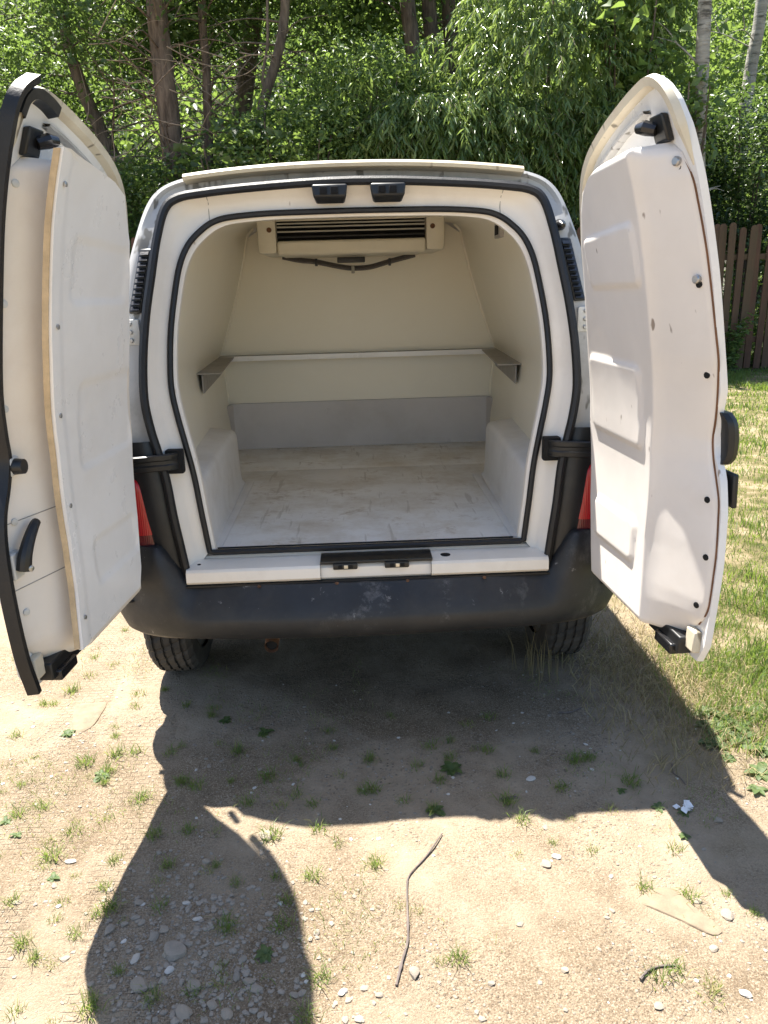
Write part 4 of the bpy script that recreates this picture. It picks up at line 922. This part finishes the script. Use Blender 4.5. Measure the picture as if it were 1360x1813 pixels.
# sparse short blades that nobody could count
P = []; TT = []
while len(P) < 5200:
    x, y = R.uniform(-1.9, 1.3), R.uniform(-1.5, .75)
    v = noise.noise((x*1.9, y*1.9, 12))+.6*noise.noise((x*6, y*6, 14))+(.12 if x < -.75 else 0)-(.25 if x > 0 and y < -.5 else 0)
    if R.random() > sst(.12, .62, v): continue
    P.append((x, y, H(x, y)-.002)); TT.append(min(1, max(0, R.gauss(.55, .25))))
P = np.array(P); n = len(P); tag(blades('sparse_grass', P, .008+.022*NR.random(n)**1.5, np.full(n, .0017), .5+.8*NR.random(n), M_GRASS, np.array(TT)), 'thin scattered grass blades sprouting across the dirt yard', 'grass', kind='stuff')
# tall seeding grass by the right rear wheel
P = []
for i in range(26):
    q = gnd(950+R.gauss(0, 22), 1195+R.gauss(0, 10)); P.append((q.x, q.y, 0))
tag(blades('tall_grass', np.array(P), .10+.13*NR.random(26), np.full(26, .003), .1+.2*NR.random(26), M_DRY, NR.random(26)*.5), 'tall thin grass stalks in front of the right rear tyre', 'grass')
# broad-leaved plantain rosettes
def rosette(seed, nl, L):
    r = random.Random(seed); m = MB()
    for i in range(nl):
        a = 6.283*i/nl+r.uniform(-.3, .3); l = L*r.uniform(.65, 1.1); w = l*.27; el = r.uniform(.15, .6); rows = []
        for j in range(6):
            f = j/5; ww = w*math.sin(math.pi*min(1, .12+f*.86))**.8; rr = l*f; z = math.sin(el)*l*f-.35*l*f*f+.004
            c = Vector((math.cos(a)*rr, math.sin(a)*rr, z)); s = Vector((-math.sin(a), math.cos(a), 0))*ww; rows.append([c-s+Vector((0, 0, ww*.35)), c, c+s+Vector((0, 0, ww*.35))])
        o = len(m.V); m.add([p for r_ in rows for p in r_], grid_faces(6, 3))
    me = bpy.data.meshes.new('plantain'); me.from_pydata(m.V, [], m.F); me.update(); me.shade_smooth()
    t = me.attributes.new('tint', 'FLOAT', 'POINT'); t.data.foreach_set('value', [R.uniform(.2, .9) for _ in m.V]); me.materials.append(M_WEED); return me
RM = [rosette(70+i, n, l) for i, (n, l) in enumerate(((8, .085), (7, .07), (10, .075), (6, .05)))]
for u, v, s in ((1245,1262,1.0),(1272,1290,.9),(1300,1285,1.05),(1312,1310,.8),(1345,1372,1.),(1262,1318,.7),(1290,1345,.6),(1330,1265,.9),(1340,1400,.7),(1355,1330,.9),(1100,1400,.35),(1165,1430,.45),(1212,1480,.4)):
    p = gnd(u, v); put('plantain', RM[R.randrange(4)], (p.x, p.y, H(p.x, p.y)), 'broad-leaved weed rosette at the edge of the meadow', 'weed', 'weed rosettes by the meadow edge', s)
for u, v, s in ((800,1365,.55),(770,1440,.4),(470,1300,.45),(400,1275,.35),(120,1300,.4),(95,1555,.3),(30,1480,.28),(10,1455,.3),(180,1375,.4),(470,1690,.35),(1210,1440,.4)):
    p = gnd(u, v); put('weed', RM[R.randrange(4)], (p.x, p.y, H(p.x, p.y)), 'tiny flat weed '+place_word(u, v), 'weed', 'tiny weeds '+place_word(u, v), s)
# stones
def stone_mesh(seed, flat=.5, sub=2, mat=M_STONE):
    bm = bmesh.new(); bmesh.ops.create_icosphere(bm, subdivisions=sub, radius=1); r = random.Random(seed); o = Vector((r.uniform(0, 50),)*3)
    cuts = [(Vector((r.gauss(0, 1), r.gauss(0, 1), r.gauss(0, 1))).normalized(), r.uniform(.55, .85)) for _ in range(7)]
    for v in bm.verts:
        for c, d in cuts:
            k = v.co.dot(c)
            if k > d: v.co -= c*(k-d)*.9
        v.co *= 1+.18*noise.noise(v.co*1.5+o); v.co.z *= flat
    me = bpy.data.meshes.new('stone'); bm.to_mesh(me); bm.free(); me.materials.append(mat); me.shade_smooth()
    me.set_sharp_from_angle(angle=math.radians(28)); return me
SM = [stone_mesh(i, R.uniform(.35, .65), 2, M_STONE if i != 3 else M_WSTONE) for i in range(8)]
stones = [(310,1690,17),(250,1745,16),(300,1690,12),(345,1745,12),(265,1770,10),(325,1790,14),(195,1650,9),(200,1675,8),(245,1600,9),(240,1700,9),(440,1740,10),(455,1750,9),(470,1480,13),(365,1527,7),(125,1525,8),(375,1780,9),(400,1795,9),(420,1730,8),(385,1720,8),(430,1700,8),(290,1650,8),(275,1660,8),(300,1720,8),(220,1640,7),(115,1700,7),(160,1745,6),(30,1602,6),(95,1570,6),(735,1727,13),(607,1757,8),(617,1770,6),(645,1750,6),(672,1765,6),(965,1535,10),(985,1520,8),(920,1640,6),(940,1380,8),(965,1465,7),(1290,1620,11),(1265,1680,7),(1320,1760,9),(1235,1595,7),(1270,1455,8),(1165,1780,8),(1000,1720,7),(870,1745,6),(460,1645,6),(500,1700,7),(520,1760,7),(560,1655,6),(350,1630,7),(330,1600,6),(400,1620,6)]
for u, v, r in stones:
    p = gnd(u, v); rr = r*math.sqrt((p-CAM).length**2)/FPX; ki = R.randrange(8); kc = 'grey' if ki != 3 else 'white'; put('stone', SM[ki], (p.x, p.y, H(p.x, p.y)+rr*.12), 'small loose '+kc+' stone '+place_word(u, v), 'stone', 'loose '+kc+' stones '+place_word(u, v), (rr*R.uniform(.9, 1.3), rr*R.uniform(.75, 1.1), rr*R.uniform(.7, 1.)))
def slab(label, pp, h, mat, seed):
    P = [gnd(u, v) for u, v in pp]; c = sum(P, Vector())/len(P); n = len(P); P = catmull([Vector((p.x, p.y, 0)) for p in P], 3, True); n = len(P); V = []
    for f, z in ((1.03, -.02), (1., h*.45), (.93, h*.85), (.7, h), (.35, h*1.05)):
        for p in P: q = Vector((c.x, c.y, 0)).lerp(p, f); V.append((q.x, q.y, H(c.x, c.y)+z+.0016*noise.noise((q.x*40, q.y*40, seed))))
    F = grid_faces(5, n, True)+[tuple(4*n+i for i in range(n))]; tag(mesh('flat_stone', V, F, mat, None, 40), label, 'stone')
slab('broad flat stone slab sunk into the dirt by the left tyre tracks', [(133, 1250), (165, 1244), (188, 1245), (178, 1265), (160, 1288), (131, 1296)], .005, M_SAND, 1)
slab('smooth buried boulder top between the two door shadows', [(1130, 1598), (1150, 1578), (1180, 1572), (1205, 1582), (1235, 1612), (1278, 1645), (1262, 1656), (1215, 1636), (1160, 1612)], .007, M_SAND, 2)
slab('flat grey stone sunk among the gravel in the left door shadow', [(292, 1680), (310, 1672), (330, 1682), (328, 1696), (302, 1702), (293, 1696)], .012, M_STONE, 3)
# gravel: uncountable
def gravel(name, pts, label, mat):
    bm0 = [stone_mesh(200+i, .6, 1, mat) for i in range(5)]; Vs = [np.array([v.co[:] for v in b.vertices]) for b in bm0]; Fs = [np.array([p.vertices[:] for p in b.polygons]) for b in bm0]
    V = []; F = []; o = 0
    for x, y, r in pts:
        k = R.randrange(5); a = R.uniform(0, 6.28); c, s = math.cos(a), math.sin(a); q = Vs[k]*np.array([r*R.uniform(.8, 1.4), r*R.uniform(.7, 1.1), r*R.uniform(.5, 1)])
        q = np.stack([q[:, 0]*c-q[:, 1]*s+x, q[:, 0]*s+q[:, 1]*c+y, q[:, 2]+H(x, y)+r*.1], 1); V.append(q); F.append(Fs[k]+o); o += len(q)
    V = np.concatenate(V); F = np.concatenate(F); me = bpy.data.meshes.new(name); me.from_pydata(V.tolist(), [], F.tolist()); me.update(); me.materials.append(mat); tag(link(name, me), label, 'gravel', kind='stuff')
pts = []
for i in range(1900):
    u, v = R.gauss(345, 120), R.gauss(1700, 90); 
    if not (170 < u < 640 and 1440 < v < 1900): continue
    p = gnd(u, v); pts.append((p.x, p.y, .0022+.0085*R.random()**4))
for i in range(6500):
    x, y = R.uniform(-1.6, 1.35), R.uniform(-1.45, .5); 
    if noise.noise((x*1.6, y*1.6, 2)) < -.1: continue
    pts.append((x, y, .0013+.0065*R.random()**4))
gravel('gravel', pts, 'grey gravel strewn over the dirt, thickest in the left door shadow', M_STONE)
pts = []
for i in range(600):
    x, y = R.uniform(-1.6, 1.4), R.uniform(-1.45, .4); pts.append((x, y, .0013+.007*R.random()**5))
gravel('white_grit', pts, 'scattered white stone chips over the dirt yard', M_WSTONE)
# sticks and scraps
def stick(name, label, pp, r, seed):
    P = [gnd(u, v) for u, v in pp]; b = P[0]; rr = random.Random(seed); q = catmull([Vector((p.x, p.y, H(p.x, p.y)+r*.8+rr.uniform(0, .003))) for p in P], 5); m = MB(); m.tube(q, [r*(1-.45*i/len(q))*(.85+.35*rr.random()+(.4 if i % 9 == 4 else 0)) for i in range(len(q))], 7); tag(m.build(name, M_STICK), label, 'stick')
stick('stick', 'long thin bent grey stick lying across the sunlit dirt', [(702, 1750), (712, 1710), (722, 1670), (722, 1625), (721, 1580), (726, 1555), (755, 1522), (783, 1480)], .0032, 1)
stick('stick', 'short curved brown twig on the sunlit dirt near the right shadow', [(1134, 1738), (1145, 1725), (1165, 1715), (1195, 1712)], .003, 2)
stick('stick', 'dark twig lying in the shade under the right door', [(990, 1262), (1010, 1262), (1030, 1254)], .003, 3)
stick('stick', 'pale straw stalk in the van shadow with a bent tip', [(1190, 1355), (1192, 1370), (1205, 1380), (1214, 1392)], .002, 4)
stick('stick', 'dark twig at the sunlit edge of the roof shadow', [(887, 1418), (905, 1414), (918, 1412)], .003, 5)
m = MB(); c = gnd(1217, 1432); r = random.Random(5)
for i in range(16):
    x, y = c.x+r.gauss(0, .012), c.y+r.gauss(0, .013); a = r.uniform(0, 3); s = r.uniform(.003, .008); z = H(x, y)+.004+r.uniform(0, .006); d = Vector((math.cos(a), math.sin(a), r.uniform(-.4, .4)))*s; e = Vector((-math.sin(a), math.cos(a), r.uniform(-.3, .3)))*s
    o = Vector((x, y, z)); t = Vector((0, 0, .0006)); m.hexa([o-d-e, o+d-e, o+d+e, o-d+e, o-d-e+t, o+d-e+t, o+d+e+t, o-d+e+t])
tag(m.build('paper_scrap', M_PAPER), 'crumbled white paper scrap in the shadow of the right door', 'scrap')

# keep the tree of parts to thing > part > sub-part
def depth(o): return 0 if o.parent is None else 1+depth(o.parent)
for o in list(COL.objects):
    while depth(o) > 2: o.parent = o.parent.parent
